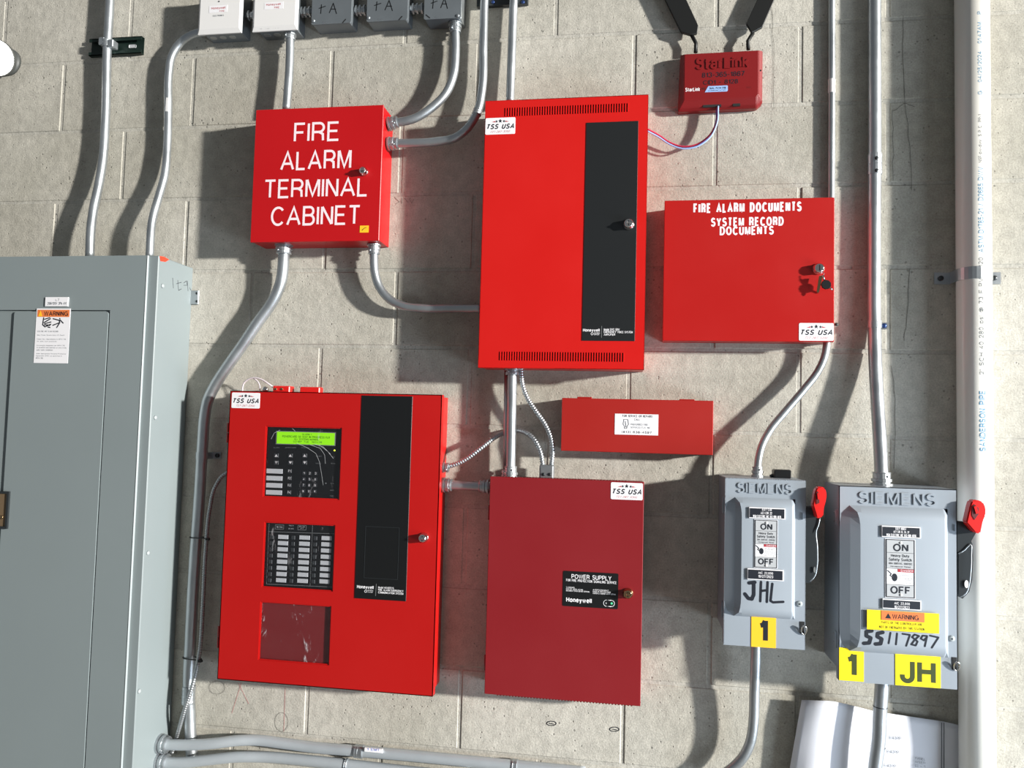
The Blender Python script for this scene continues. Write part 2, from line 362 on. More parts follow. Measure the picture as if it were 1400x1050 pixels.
def text_into(bm, s, rect, d, bold=.01, shear=0, res=2, ext=.0003, spacing=1, fit=True, rot=0, frame=None):
    wt = .115+bold*2.6; nseg = {1: 6, 2: 9, 3: 14, 4: 16}[res]; gap = (.12+wt*.95)*spacing
    for it in range(3):
        S_ = layout(s, gap, shear, nseg)
        al = [p for st, _ in S_ for p in st]
        x0, x1, y0, y1 = min(p.x for p in al), max(p.x for p in al), min(p.y for p in al), max(p.y for p in al)
        ratio = (rect[1]-rect[0])/max(1e-6, x1-x0)/((rect[3]-rect[2])/max(1e-6, y1-y0))
        if ratio >= 1 or len(s) < 2: break
        gap = min(.8, (.11+wt*.95)*spacing/ratio)
    W_, H_ = rect[1]-rect[0], rect[3]-rect[2]
    w = wt*H_/(y1-y0); w = min(w, W_*.5, H_*.5)
    sx = (W_-w)/(x1-x0) if x1 > x0 else 1; sy = (H_-w*.6)/(y1-y0) if y1 > y0 else 1
    if x1-x0 < 1e-6: sx = 1
    cx, cz = (rect[0]+rect[1])/2, (rect[2]+rect[3])/2; e = 0
    for st, k_e in S_:
        q = [Vector((cx+(p.x-(x0+x1)/2)*sx, cz+(p.y-(y0+y1)/2)*sy)) for p in st]
        lr = stroke_poly(q, w); e = 7e-5*k_e
        f = [[bm.verts.new((v.x, -d-(ext if ext >= .001 else 0)-e-6e-5*i/len(lr), v.y)) for v in pr] for i, pr in enumerate(lr)]
        for a, b in zip(f, f[1:]): bm.faces.new((a[0], a[1], b[1], b[0]))
        if ext >= .001:
            g = [[bm.verts.new((v.x+(.0007 if k_ else -.0007)*0, -d+.0005, v.y)) for k_, v in enumerate(pr)] for pr in lr]
            for i in range(len(f)-1):
                for k_ in (0, 1): bm.faces.new((f[i][k_], f[i+1][k_], g[i+1][k_], g[i][k_]))
            for i in (0, -1): bm.faces.new((f[i][0], f[i][1], g[i][1], g[i][0]))
def writing(lines, d, m, parent, name='lettering', **kw):
    """lines: (text, px0, py0, px1, py1[, opts])"""
    big = [l for l in lines if l[4]-l[2] >= 7]; small = [l for l in lines if l[4]-l[2] < 7]; o = None
    for grp in [[l] for l in big]+([small] if small else []):
        bm = nb()
        for l in grp:
            k = dict(kw)
            if len(l) > 5: k.update(l[5])
            text_into(bm, l[0], RM(*l[1:5], d), d, **k)
        o = obj(name, bm, m, parent, kind='stuff' if len(grp) > 1 else None)
    return o
def ribbon(bm, pts, w, d, ext=.0003):
    """flat pen stroke through pixel points on plane d; w in metres"""
    q = [P(x, y, d) for x, y in pts]
    for a, b in zip(q, q[1:]):
        t = (b-a); t.y = 0
        if t.length < 1e-6: continue
        t.normalize(); n = Vector((-t.z, 0, t.x))*(w/2); ext += 7e-6
        vs = [bm.verts.new((v.x, -d-ext, v.z)) for v in (a+n, a-n, b-n, b+n)]; bm.faces.new(vs)
    for a in q:
        ext += 7e-6
        vs = [bm.verts.new((a.x+math.cos(i*PI/4)*w/2, -d-ext, a.z+math.sin(i*PI/4)*w/2)) for i in range(8)]; bm.faces.new(vs)
def strokes(lst, w, d, m, parent, name='lettering', **kw):
    bm = nb()
    for s in lst: ribbon(bm, s, w, d)
    return obj(name, bm, m, parent, **kw)
def star(cx, cz, r, n=5):
    return [(cx+(r if i % 2 == 0 else r*.42)*math.sin(i*PI/n), cz+(r if i % 2 == 0 else r*.42)*math.cos(i*PI/n)) for i in range(2*n)]

# ------------------------------------------------------------------ setting: block wall and floor
H = .2032; BW = .4064; GAP = .0078; X0 = -.018*1.0638
wall = bpy.data.objects.new('wall_back', None); C.objects.link(wall); ORG[wall.name] = Vector((0, 0, 0)); wall['kind'] = 'structure'
FZ = -7*H
bm = nb(); bx(bm, -2.75, 1.75, .0017, .19, FZ, 7*H); obj('mortar', bm, 'mortar', wall)
blk = {}
def block_mesh(wd):
    k = round(wd, 3)
    if k not in blk:
        bm = nb(); bx(bm, -wd/2+GAP/2, wd/2-GAP/2, 0, .05, -H/2+GAP/2, H/2-GAP/2, .0022, 1)
        bmesh.ops.recalc_face_normals(bm, faces=bm.faces)
        me = bpy.data.meshes.new('block'); bm.to_mesh(me); bm.free(); me.materials.append(MATS['block_concrete']); blk[k] = me
    return blk[k]
for k in range(-7, 7):
    off = X0 if k % 2 == 0 else X0+BW/2
    n0 = math.floor((-2.75-off)/BW)
    for n in range(n0, n0+13):
        a, b = max(off+n*BW, -2.75), min(off+(n+1)*BW, 1.75)
        if b-a < .03: continue
        o = bpy.data.objects.new('block', block_mesh(b-a)); C.objects.link(o); o.parent = wall
        o.location = ((a+b)/2, random.uniform(-.0007, .0007), (k+.5)*H); o.rotation_euler = (random.uniform(-.002, .002), 0, random.uniform(-.0015, .0015))
bm = nb(); bx(bm, -2.75, 3.4, -4.2, .0, FZ-.1, FZ); obj('floor', bm, 'floor_concrete', kind='structure')
# cracks, pencil marks and paint patches on the wall
def wiggle(pts, amp=1.2, n=4):
    out = []
    for (a, b), (c, e) in zip(pts, pts[1:]):
        for i in range(n): t = i/n; out.append((a+(c-a)*t+random.uniform(-amp, amp)*(i > 0), b+(e-b)*t))
    return out+[pts[-1]]
for ps in ([(1235, 22), (1234, 60), (1237, 140)], [(1220, 150), (1221, 200), (1221, 247)], [(1221, 152), (1237, 141), (1250, 146)], [(1237, 141), (1244, 200), (1246, 260)],
           [(1055, 10), (1058, 60), (1058, 150)], [(1244, 366), (1240, 430), (1236, 466)], [(1218, 500), (1224, 545), (1222, 640)]):
    strokes([wiggle(ps)], .0009, .0008, 'crack', wall, 'crack')
strokes([[(330, 934), (317, 975)], [(326, 934), (340, 962)], [(390, 940), (388, 1000)]], .0009, .0008, 'chalk_red', wall, 'chalk_mark')
def oval(cx, cy, rx, ry, n=14): return [(cx+rx*math.cos(2*PI*i/n), cy+ry*math.sin(2*PI*i/n)) for i in range(n+1)]
strokes([oval(754, 989, 6.5, 3), [(751, 989), (757, 990)], oval(840, 997, 6.5, 3), [(838, 997), (843, 998)]], .0018, .0008, 'ink', wall, 'ink_mark')
strokes([oval(297, 940, 11, 9), oval(385, 987, 9, 13)], .001, .0008, 'pencil', wall, 'pencil_mark')
strokes([[(540, 270), (546, 276), (541, 279)], [(549, 271), (549, 278)], [(553, 271), (558, 277)], [(560, 272), (563, 278), (566, 272)]], .0014, .0008, 'pencil', wall, 'pencil_mark')

# ------------------------------------------------------------------ common small parts
def tss_sticker(tl, tr, bl, br, d, parent):
    """white rounded maker's sticker with three stars"""
    r = R4(tl, tr, bl, br, d); bm = nb(); rslab(bm, r, d, d+.0006, .003)
    st = obj('sticker', bm, 'sticker_white', parent, label='white sticker with three stars reading TSS USA')
    x0, x1, z0, z1 = r; W_, H_ = x1-x0, z1-z0; cx = (x0+x1)/2; dd = d+.0007
    for s in (-1, 0, 1):
        bm = nb(); prism(bm, star(cx+s*.125*W_, z1-(.22 if s else .2)*H_, (.08 if s else .12)*H_), dd, dd+.0004); obj('star', bm, 'ink', st)
    bm = nb()
    text_into(bm, 'TSS USA', (x0+.06*W_, x1-.04*W_, z0+.33*H_, z0+.62*H_), dd, bold=.04, shear=.3, spacing=1.1)
    obj('lettering', bm, 'ink', st)
    bm = nb(); text_into(bm, '727-287-3200', (x0+.17*W_, x1-.17*W_, z0+.1*H_, z0+.22*H_), dd, bold=.0, shear=.3, res=1)
    obj('lettering', bm, 'print_red', st)
    for s in (-1, 1):
        bm = nb(); prism(bm, [(cx+s*.17*W_, z1-.19*H_), (cx+s*.29*W_, z1-.25*H_), (cx+s*.17*W_, z1-.27*H_)], dd, dd+.0003); obj('wing', bm, 'print_red', st)
    return st
def lock(px, py, d, parent, r=.010, m='chrome', tail=True):
    c = P(px, py, d); bm = nb()
    lathe(bm, c, (0, -1, 0), [(0, r*1.15), (.003, r*1.15), (.004, r), (.014, r*.95), (.016, r*.7)], 20)
    lk = obj('lock', bm, m, parent)
    bm = nb(); bx(bm, c.x-.001, c.x+.001, c.y-.0172, c.y-.0158, c.z-r*.55, c.z+r*.55); obj('keyhole', bm, 'black', lk)
    if tail:
        bm = nb(); bx(bm, c.x-r*.35, c.x+r*.9, c.y-.021, c.y-.016, c.z-.0022, c.z+.0035, .001); obj('latch_wing', bm, m, lk)
    return lk
def screw(px, py, d, parent, r=.004, m='galvanised', axis=(0, -1, 0)):
    bm = nb(); lathe(bm, P(px, py, d), axis, [(0, r), (r*.35, r*.95), (r*.6, r*.6), (r*.65, .0005)], 14); return obj('screw', bm, m, parent)
def connector(parent, p, axis, r, L=.026, m='galvanised'):
    """conduit connector: lock nut against the box, ribbed body and screw; axis points away from the box"""
    axis = Vector(axis).normalized(); bm = nb()
    lathe(bm, p, axis, [(0, r*1.62), (.0045, r*1.62), (.005, r*1.3), (.008, r*1.3), (.009, r*1.5), (.015, r*1.5), (.016, r*1.28), (L-.003, r*1.28), (L-.002, r*1.36), (L, r*1.3), (L, r*1.0)], 18, False)
    c = obj('connector', bm, m, parent)
    side = axis.cross(Vector((0, 1, 0)))
    if side.length < .1: side = Vector((1, 0, 0))
    side = (side.normalized()*-.5+Vector((0, -1, 0))).normalized()
    bm = nb(); lathe(bm, Vector(p)+axis*(L*.7)+side*r*1.2, side, [(0, .0028), (.003, .0028), (.004, .002)], 10); obj('screw', bm, m, c)
    return c
def band(parent, name, p, axis, r, L, m='galvanised', k=1.14):
    axis = Vector(axis).normalized(); bm = nb(); p = Vector(p)-axis*L/2
    lathe(bm, p, axis, [(0, r), (.0, r*k), (L*.12, r*(k+.04)), (L*.2, r*k), (L*.46, r*k), (L*.5, r*(k-.04)), (L*.54, r*k), (L*.8, r*k), (L*.88, r*(k+.04)), (L, r*k), (L, r)], 18, False)
    return obj(name, bm, m, parent)
def strap(parent, p, axis, r, side, d, name='strap', two=False, m='galvanised', L=.018, scr='blue_screw', ear=.028):
    """saddle strap: a half hoop over the pipe with ears screwed to the wall"""
    axis = Vector(axis).normalized(); p = Vector(p); t = .0016; bm = nb(); N = 14
    x = Vector((0, 1, 0)).cross(axis).normalized()
    if x.x < 0: x = -x
    prof = []
    for i in range(N+1):
        a = PI*i/N; prof.append((math.cos(a)*(r+t), -math.sin(a)*(r+t)))
    base = d-.001
    ears = [1, -1] if two else [side]
    pr = [(q[0], q[1]) for q in prof]
    if 1 in ears: pr = [(r+ear, base), (r+t, base)] + pr
    if -1 in ears: pr = pr + [(-r-t, base), (-r-ear, base)]
    fr, bk = [], []
    for s in (-1, 1):
        for kk, lst in ((0, fr), (t, bk)):
            lst.append([bm.verts.new(p+axis*(s*L/2)+x*(a*(1 if kk == 0 or abs(a) > r+t*1.5 else (r)/(r+t)))+Vector((0, b+(kk*(-1) if abs(a) > r+t*1.5 else (kk if b < 0 else 0)), 0))) for a, b in pr])
    n = len(pr)
    for lst in (fr, bk):
        for i in range(n-1): bm.faces.new((lst[0][i], lst[0][i+1], lst[1][i+1], lst[1][i])).smooth = False
    for s in (0, 1):
        for i in range(n-1): bm.faces.new((fr[s][i], fr[s][i+1], bk[s][i+1], bk[s][i]))
    st = obj(name, bm, m, parent)
    for e in ears:
        c = p+x*(e*(r+ear*.6)); bm = nb(); lathe(bm, Vector((c.x, -.004, c.z)), (0, -1, 0), [(0, .006), (.002, .006), (.004, .004), (.0045, .0005)], 12); obj('screw', bm, scr, st)
    return st
def pipe(name, label, pts, r, cat='conduit', m='galvanised', c0=False, c1=False, seg=18, group=None, smooth=True, cuts=()):
    q = [P(x, y, d) for x, y, d in pts]
    t = thing(name, label, cat, q[len(q)//2], group); path = smooth_path(q) if smooth else q
    bm = nb(); tube(bm, path, r, seg); obj('pipe', bm, m, t)
    if c0: connector(t, q[0], q[1]-q[0], r)
    if c1: connector(t, q[-1], q[-2]-q[-1], r)
    return t
def flex(name, label, pts, r, cat='cable', m='galvanised', pitch=.0062):
    """armoured cable: interlocked ridges all along"""
    q = [P(x, y, d) for x, y, d in pts]; path = smooth_path(q, .004)
    # resample evenly
    L = [0]
    for a, b in zip(path, path[1:]): L.append(L[-1]+(b-a).length)
    n = int(L[-1]/(pitch/4)); out = []; j = 0
    for i in range(n+1):
        s = L[-1]*i/n
        while j < len(L)-2 and L[j+1] < s: j += 1
        f = (s-L[j])/max(1e-9, L[j+1]-L[j]); out.append(path[j].lerp(path[j+1], f))
    bm = nb(); tube(bm, out, lambda i: r*(1.02, 1.0, .68, .9)[i % 4], 12)
    t = thing(name, label, cat, q[len(q)//2]); obj('armour', bm, m, t); return t

# ------------------------------------------------------------------ 1 grey electrical panel (left)
d = .16
g = P(216.5, 349, d); gx, gz = g.x, g.z
panel = thing('electrical_panel', 'large grey steel electrical panel with a side marked in pencil, filling the lower left', 'electrical panel', (gx-.4, 0, FZ+.05))
bm = nb(); bx(bm, -2.35, gx, -.157, 0, FZ+.05, gz, .002); obj('body', bm, 'grey_panel', panel)
tx = (P(202, 349, .163).x+P(184, 700, .163).x+P(166.5, 1000, .163).x)/3
dr = P(151, 424, .163); dl = P(12, 560, .163).x
dx1 = (P(151, 424, .163).x+P(135, 700, .163).x)/2
bm = nb(); holes_plate(bm, (-2.35, tx, FZ+.06, gz-.0005), [(-2.2, dx1, FZ+.15, dr.z)], .1572, .163); obj('trim', bm, 'grey_panel', panel)
bm = nb(); bx(bm, tx-.0004, tx+.002, -.1638, -.1572, FZ+.06, gz-.0005, .0008); obj('trim_edge', bm, 'grey_edge', panel, label='bright rolled edge of the trim')
bm = nb(); rslab(bm, (dl, dx1-.0035, FZ+.155, dr.z-.004), .158, .1645, .008); door = obj('door', bm, 'grey_panel', panel)
bm = nb(); bx(bm, -2.19, dl-.004, -.1596, -.1575, FZ+.155, dr.z-.006); obj('hinge_strip', bm, 'grey_panel', panel)
# latch
r = RM(-22, 671, 13, 722, .1645); bm = nb(); holes_plate(bm, r, [(r[0]+.006, r[1]-.006, r[2]+.006, r[3]-.006)], .1645, .170); la = obj('latch', bm, 'dark_steel', door)
bm = nb(); slab(bm, (r[0]+.006, r[1]-.007, r[2]+.006, r[3]-.006), .1645, .1665); obj('latch_plate', bm, 'tan_plate', la)
bm = nb(); lathe(bm, P(2, 707, .1665), (0, -1, 0), [(0, .005), (.0015, .005), (.002, .002)], 16); obj('keyhole', bm, 'brass', la)
# name plate and warning label
r = RM(63, 406.5, 94, 419, .163); bm = nb(); slab(bm, r, .163, .166); npl = obj('name_plate', bm, 'sticker_white', panel)
writing([('L7', 76, 408.5, 81, 411.5), ('208/120V 3Ph 4W', 65, 413, 91, 416.5)], .1662, 'print_grey', npl, res=1)
wl = R4((50.5, 421.5), (97, 422), (46, 496), (92.5, 497), .1648); bm = nb(); slab(bm, wl, .1646, .1652); lab = obj('warning_label', bm, 'sticker_white', door)
ww = wl[1]-wl[0]; wh = wl[3]-wl[2]
def wr(a, b, c, e): return (wl[0]+a*ww, wl[0]+b*ww, wl[3]-e*wh, wl[3]-c*wh)
bm = nb(); slab(bm, wr(.03, .97, .025, .155), .1653, .1655); lo = obj('header', bm, 'orange', lab)
bm = nb(); text_into(bm, 'WARNING', wr(.23, .93, .055, .135), .1657, bold=.02)
obj('lettering', bm, 'ink', lo)
bm = nb(); a, b, c, e = wr(.06, .18, .04, .145); prism(bm, [(a, c), (b, c), ((a+b)/2, e)], .1656, .1658); obj('triangle', bm, 'label_gold', lo)
bm = nb()
yy = [(.43, 'ELECTRIC ARC FLASH HAZARD'), (.50, 'May Cause Severe Injury Or Death.'), (.575, 'Follow ALL requirements in NFPA 70E'), (.615, 'for safe work practices.'), (.69, 'De-energize equipment per NFPA 70E'),
      (.73, 'to establish and maintain an electrically'), (.77, 'safe work condition.'), (.84, 'Wear appropriate Personal Protective'), (.88, 'Equipment (PPE) as specified in'), (.92, 'NFPA 70E.')]
for y, s in yy: text_into(bm, s, wr(.06, .06+min(.88, len(s)*.0245), y-.022, y+.004), .1653, bold=.005, res=1, ext=.0002)
obj('lettering', bm, 'print_grey', lab)
def wpx(u, v): return (50.5-4.5*v+46.5*u, 421.5+75*v)
strokes([[wpx(.22, .17), wpx(.2, .3), wpx(.28, .34)], [wpx(.25, .2), wpx(.4, .17)], [wpx(.24, .26), wpx(.42, .19)], [wpx(.26, .28), wpx(.44, .25)], [wpx(.26, .3), wpx(.42, .31)], [wpx(.3, .33), wpx(.44, .29)], [wpx(.36, .34), wpx(.42, .35)],
         [wpx(.5, .19), wpx(.68, .22), wpx(.7, .26), wpx(.62, .35)], [wpx(.7, .26), wpx(.5, .31)], [wpx(.7, .21), wpx(.8, .27)], [wpx(.69, .185), wpx(.7, .19)]], .0028, .1653, 'ink', lab, 'pictogram')
# side: screws, scribble, sticker
def side_pt(px, py):
    """point on the panel's right side (plane x = gx)"""
    v = fwd + cr*((px-700)/FPX) - cu*((py-525)/FPX); return Vector((0, -D, 0))+v*(gx/v.x)
for px, py in ((222, 391), (212, 571), (202, 756), (190, 945)):
    bm = nb(); lathe(bm, side_pt(px, py), (1, 0, 0), [(0, .006), (.0025, .0055), (.004, .003), (.0045, .0005)], 14); obj('screw', bm, 'grey_edge', panel)
bm = nb()
for s in ([(236, 380), (237, 394)], [(243, 383), (244, 397), (248, 395)], [(241, 388), (248, 386)], [(251, 387), (255, 384), (256, 390), (251, 390)], [(256, 384), (257, 398)], [(259, 393), (261, 397)]):
    q = [side_pt(*a) for a in s]
    for a, b in zip(q, q[1:]): tube(bm, [a, b], .0007, 5)
obj('pencil_marks', bm, 'ink', panel)
bm = nb(); q = [side_pt(*a) for a in ((218, 350), (219, 357), (226, 358), (231, 355), (224, 351))]
vs = [bm.verts.new(v+Vector((.0008, 0, 0))) for v in q]; bm.faces.new(vs); obj('sticker', bm, 'orange_red', panel, label='torn orange-red sticker')
bm = nb(); r = RM(264, 397, 271.5, 416, .006); bx(bm, gx-.004, r[1], -.0065, 0, r[2], r[3], .0015); br = obj('mounting_bracket', bm, 'galvanised', panel)
for yy_ in (401, 412): screw(269, yy_, .0065, br, .0035, 'dark_steel')

# ------------------------------------------------------------------ 2 terminal cabinet
d = .083
T = R4((348, 149), (523.5, 144.5), (344, 331), (519, 329.5), d)
tc = thing('terminal_cabinet', 'square red cabinet lettered FIRE ALARM TERMINAL CABINET', 'cabinet', ((T[0]+T[1])/2, 0, T[2]))
bm = nb(); bx(bm, T[0]+.002, T[1]-.001, -d+.006, 0, T[2]+.002, T[3]-.002, .001); obj('body', bm, 'red_terminal', tc)
bm = nb(); slab(bm, T, d-.0055, d, .0012); dd = obj('door', bm, 'red_terminal', tc)
writing([('FIRE', 402, 167.5, 464.5, 193), ('ALARM', 383.5, 206, 480.5, 231.5), ('TERMINAL', 361, 244.5, 503, 269.5), ('CABINET', 370.5, 282, 493, 307.5)], d+.0002, 'print_white', dd, bold=.004, res=4)
lock(498, 235, d, tc, .0095)
bm = nb(); slab(bm, RM(492, 308.5, 504, 318, d), d, d+.0006); s_ = obj('tag', bm, 'label_gold', tc); strokes([[(495, 315), (498, 312), (501, 311)]], .0012, d+.0008, 'ink', s_)
for px in (348.5, 346):
    pass

# ------------------------------------------------------------------ 3 amplifier cabinet
d = .101
A = R4((662.7, 138.4), (887.2, 128.8), (654.5, 503.5), (880, 505), d)
am = thing('amplifier_cabinet', 'tall bright red cabinet with a charcoal stripe and vent slots at top and bottom', 'cabinet', ((A[0]+A[1])/2, 0, A[2]))
bm = nb(); bx(bm, A[0]+.003, A[1]-.002, -d+.016, 0, A[2]+.003, A[3]-.003); obj('body', bm, 'red_bright', am)
hs = []
for (xa, ya, xb, yb, hgt) in ((688.5, 153.8, 859, 146.6, 12.5), (681, 487.3, 853, 487.8, 12.5)):
    a, b = P(xa, ya, d), P(xb, yb, d); zc = (a.z+b.z)/2; n = 49; hh = hgt*.0017/2
    for i in range(n):
        x = a.x+(b.x-a.x)*(i+.5)/n; wv = (b.x-a.x)/n*.27; hs.append((x-wv, x+wv, zc-hh, zc+hh))
bm = nb(); holes_plate(bm, A, hs, d-.003, d)
bx(bm, A[0], A[0]+.0015, -d, -d+.014, A[2], A[3]); bx(bm, A[1]-.0015, A[1], -d, -d+.014, A[2], A[3])
bx(bm, A[0], A[1], -d, -d+.014, A[2], A[2]+.0015); bx(bm, A[0], A[1], -d, -d+.014, A[3]-.0015, A[3])
ad = obj('door', bm, 'red_bright', am)
bm = nb()
for h in hs: bx(bm, h[1]-.0002, h[1]+.0012, -d-.0011, -d, h[2], h[3])
obj('vent_louvres', bm, 'red_bright', ad, kind='stuff')
for j in (0, 49):
    bm = nb(); bx(bm, hs[j][0]-.002, hs[j+48][1]+.002, -d+.0045, -d+.0035, hs[j][2]-.003, hs[j][3]+.003); obj('vent_backing', bm, 'red_dark', ad)
ST = R4((801.7, 168), (873.3, 165.3), (795.5, 465), (867.4, 467.3), d)
bm = nb(); slab(bm, ST, d, d+.0012, .0004); st = obj('front_strip', bm, 'black_strip', am, label='charcoal stripe with white lettering')
writing([('Honeywell', 797, 449.3, 819.8, 454.3, dict(bold=.03)), ('Model DVC-50W', 825.5, 449, 847, 452.3), ('EMERGENCY VOICE SYSTEM', 825.5, 452.6, 865, 455.4, dict(bold=.02)), ('AMPLIFIER', 825.5, 456.2, 841, 458.8, dict(bold=.02)),
         ('NOTIFIER', 812, 454.6, 820, 456.3), ('SYSTEM', 812, 456.6, 819, 458.3)], d+.0014, 'sticker_white', st, res=1)
strokes([[(822.6, 446), (822.3, 461.5)]], .0013, d+.0014, 'line_grey', st, 'rule')
strokes([oval(809.5, 456.4, 1.6, 1.6, 8)], .001, d+.0014, 'sticker_white', st, 'emblem')
lock(859.5, 307, d+.0012, am, .0115)
tss_sticker((664, 161.8), (704.7, 160.3), (663.5, 184.5), (704.5, 182.8), d, am)
bm = nb(); bx(bm, A[0]+.01, A[0]+.05, -.05, -.02, A[3]-.003, A[3]+.0015); obj('top_flange', bm, 'red_bright', am)

# ------------------------------------------------------------------ 4 documents cabinet
d = .072
Dc = R4((909.7, 274.4), (1141.5, 269.5), (904.9, 466), (1139.6, 467.3), d)
dc = thing('document_cabinet', 'wide red wall cabinet lettered FIRE ALARM DOCUMENTS with keys hanging in its lock', 'cabinet', ((Dc[0]+Dc[1])/2, 0, Dc[2]))
bm = nb(); bx(bm, Dc[0]+.002, Dc[1]-.002, -d+.012, 0, Dc[2]+.003, Dc[3]-.003, .001); obj('body', bm, 'red_docs', dc)
bm = nb(); slab(bm, Dc, d-.0115, d, .0012); dd = obj('door', bm, 'red_docs', dc)
writing([('FIRE ALARM DOCUMENTS', 948, 277.3, 1096, 289.8, dict(rot=0)), ('SYSTEM RECORD', 972, 297.3, 1071.5, 308.8), ('DOCUMENTS', 984, 309.6, 1058, 320.8)], d+.0002, 'print_white', dd, bold=.035, res=3, spacing=1.05)
lk = lock(1118.5, 368, d, dc, .0115, tail=False)
q = P(1120, 372, d+.018); bm = nb(); tube(bm, [P(1124, 371, d+.02), P(1127, 374, d+.022), P(1125, 378, d+.02), P(1122, 376, d+.018)], .0008, 6)
keys = thing('hanging_keys', 'small bunch of keys hanging from the lock of the documents cabinet', 'keys', P(1121, 376, d+.018))
obj('ring', bm, 'chrome', keys)
bm = nb(); a, b = P(1122.5, 377, d+.015), P(1118, 400, d+.012)
prism(bm, [(a.x-.004, a.z), (a.x+.004, a.z), (b.x+.0028, b.z+.002), (b.x, b.z-.002), (b.x-.0028, b.z+.002)], d+.012, d+.014); obj('key', bm, 'brass', keys)
bm = nb(); a, b = P(1125, 376, d+.02), P(1127, 383, d+.018); tube(bm, [a, b], .0022, 8); obj('key_shaft', bm, 'chrome', keys)
bm = nb(); lathe(bm, P(1129, 389.5, d+.015), (0, -1, 0), [(0, .0105), (.003, .0115), (.006, .0105)], 9, False); kh = obj('key_head', bm, 'black', keys)
bm = nb(); tube(bm, [P(1134, 393, d+.016), P(1138.5, 396.5, d+.014)], .002, 8); obj('key_tip', bm, 'chrome', keys)
tss_sticker((1092.5, 441.5), (1140, 442), (1092.2, 465.5), (1139.5, 466.2), d, dc)
screw(1143.5, 443.5, .001, wall, .004, 'dark_steel')

# ------------------------------------------------------------------ 5 service strip box
d = .056
B5 = R4((768.5, 544), (975, 548), (766.5, 615.5), (975, 623), d)
sb = thing('spare_parts_box', 'low wide red box with a small white service label, above the power supply cabinet', 'box', ((B5[0]+B5[1])/2, 0, B5[2]))
bm = nb(); bx(bm, B5[0]+.001, B5[1]-.001, -d+.003, 0, B5[2]+.001, B5[3]-.001); obj('body', bm, 'red_strip', sb)
bm = nb(); slab(bm, B5, d-.016, d, .001); dd = obj('lid', bm, 'red_strip', sb)
for x0, x1, y in ((789, 809, 543.5), (929, 950, 546.7)):
    r = RM(x0, y-1, x1, y+2.5, d); bm = nb(); slab(bm, r, d-.02, d-.004, .0008); obj('hinge', bm, 'red_strip', sb)
r = R4((840.8, 565.3), (900, 567), (840.3, 593.5), (900, 595.8), d); bm = nb(); slab(bm, r, d, d+.0006); lb = obj('service_label', bm, 'sticker_white', sb)
writing([('FOR SERVICE OR REPAIRS', 851, 567.5, 892, 570.5, dict(bold=.02)), ('CALL', 867, 572.3, 875, 575), ('(813) 638-4597', 850, 589.3, 891, 592.8, dict(bold=.03))], d+.0007, 'ink', lb, res=1)
writing([('PREFERRED FIRE', 862, 579.3, 886, 581.8), ('SERVICES FLA, INC.', 862, 583.5, 890, 586)], d+.0007, 'print_grey', lb, res=1)
strokes([[(852.5, 573.5), (858.5, 573.5)], [(853, 574), (852, 580), (854, 583), (854, 585.8), (857, 585.8), (857.5, 583), (859.5, 580), (858.5, 574)], [(855, 576), (856, 584)]], .0012, d+.0007, 'print_grey', lb, 'emblem')

# ------------------------------------------------------------------ 6 fire alarm control panel
d = .100
F = R4((316.5, 535), (605, 538.8), (295.2, 929.3), (590.8, 951.5), d)
fc = thing('alarm_control_panel', 'large red fire alarm control panel with three glazed windows and green display', 'control panel', ((F[0]+F[1])/2, 0, F[2]))
bm = nb(); bx(bm, F[0]+.004, F[1]-.009, -.076, 0, F[2]+.004, F[3]-.004); obj('body', bm, 'red_panel', fc)
w1 = R4((364, 582.5), (467, 584.5), (358.5, 679.5), (464.5, 683.3), d); w2 = R4((361.5, 714.3), (458.5, 716.8), (357.5, 803), (455, 808.8), d); w3 = R4((356.3, 823), (453.5, 828), (352.5, 903), (449.5, 909), d)
bm = nb(); holes_plate(bm, F, [w1, w2, w3], d-.002, d)
bx(bm, F[0], F[0]+.002, -d, -d+.022, F[2], F[3]); bx(bm, F[1]-.002, F[1], -d, -d+.022, F[2], F[3]); bx(bm, F[0], F[1], -d, -d+.022, F[2], F[2]+.002); bx(bm, F[0], F[1], -d, -d+.022, F[3]-.002, F[3])
fd = obj('door', bm, 'red_panel', fc)
for i, wv in enumerate((w1, w2, w3)):
    bm = nb(); holes_plate(bm, (wv[0]-.005, wv[1]+.005, wv[2]-.005, wv[3]+.005), [(wv[0]+.0025, wv[1]-.0025, wv[2]+.0025, wv[3]-.0025)], d-.0045, d-.0022); wf = obj('window_frame', bm, 'red_panel', fd)
    bm = nb(); slab(bm, (wv[0]-.004, wv[1]+.004, wv[2]-.004, wv[3]+.004), d-.0062, d-.0047); obj('window_pane', bm, 'pane_scuffed' if i == 2 else 'pane_clear', fd)
for s_ in ([(371, 600), (375, 592), (383, 588)], [(400, 586), (404, 590)], [(406, 606), (420, 612), (432, 620), (437, 632), (440, 650), (442, 663)], [(424, 608), (438, 613), (444, 622), (445, 634)], [(436, 608), (448, 617), (456, 627)], [(430, 607), (442, 611), (452, 621)]):
    strokes([s_], .0007, d-.0046, 'label_slot', fd, 'scratch')
for ya, yb in ((578, 605), (855, 884)):
    zz = (P(312, ya, .08).z, P(312, yb, .08).z); mid = sum(zz)/2
    for k, (za, zb) in enumerate(((mid+.0008, zz[0]), (zz[1], mid-.0008))):
        bm = nb(); tube(bm, [Vector((F[0]-.004, -.093, za)), Vector((F[0]-.004, -.093, zb))], .0042, 12); obj('hinge', bm, 'red_panel', fc)
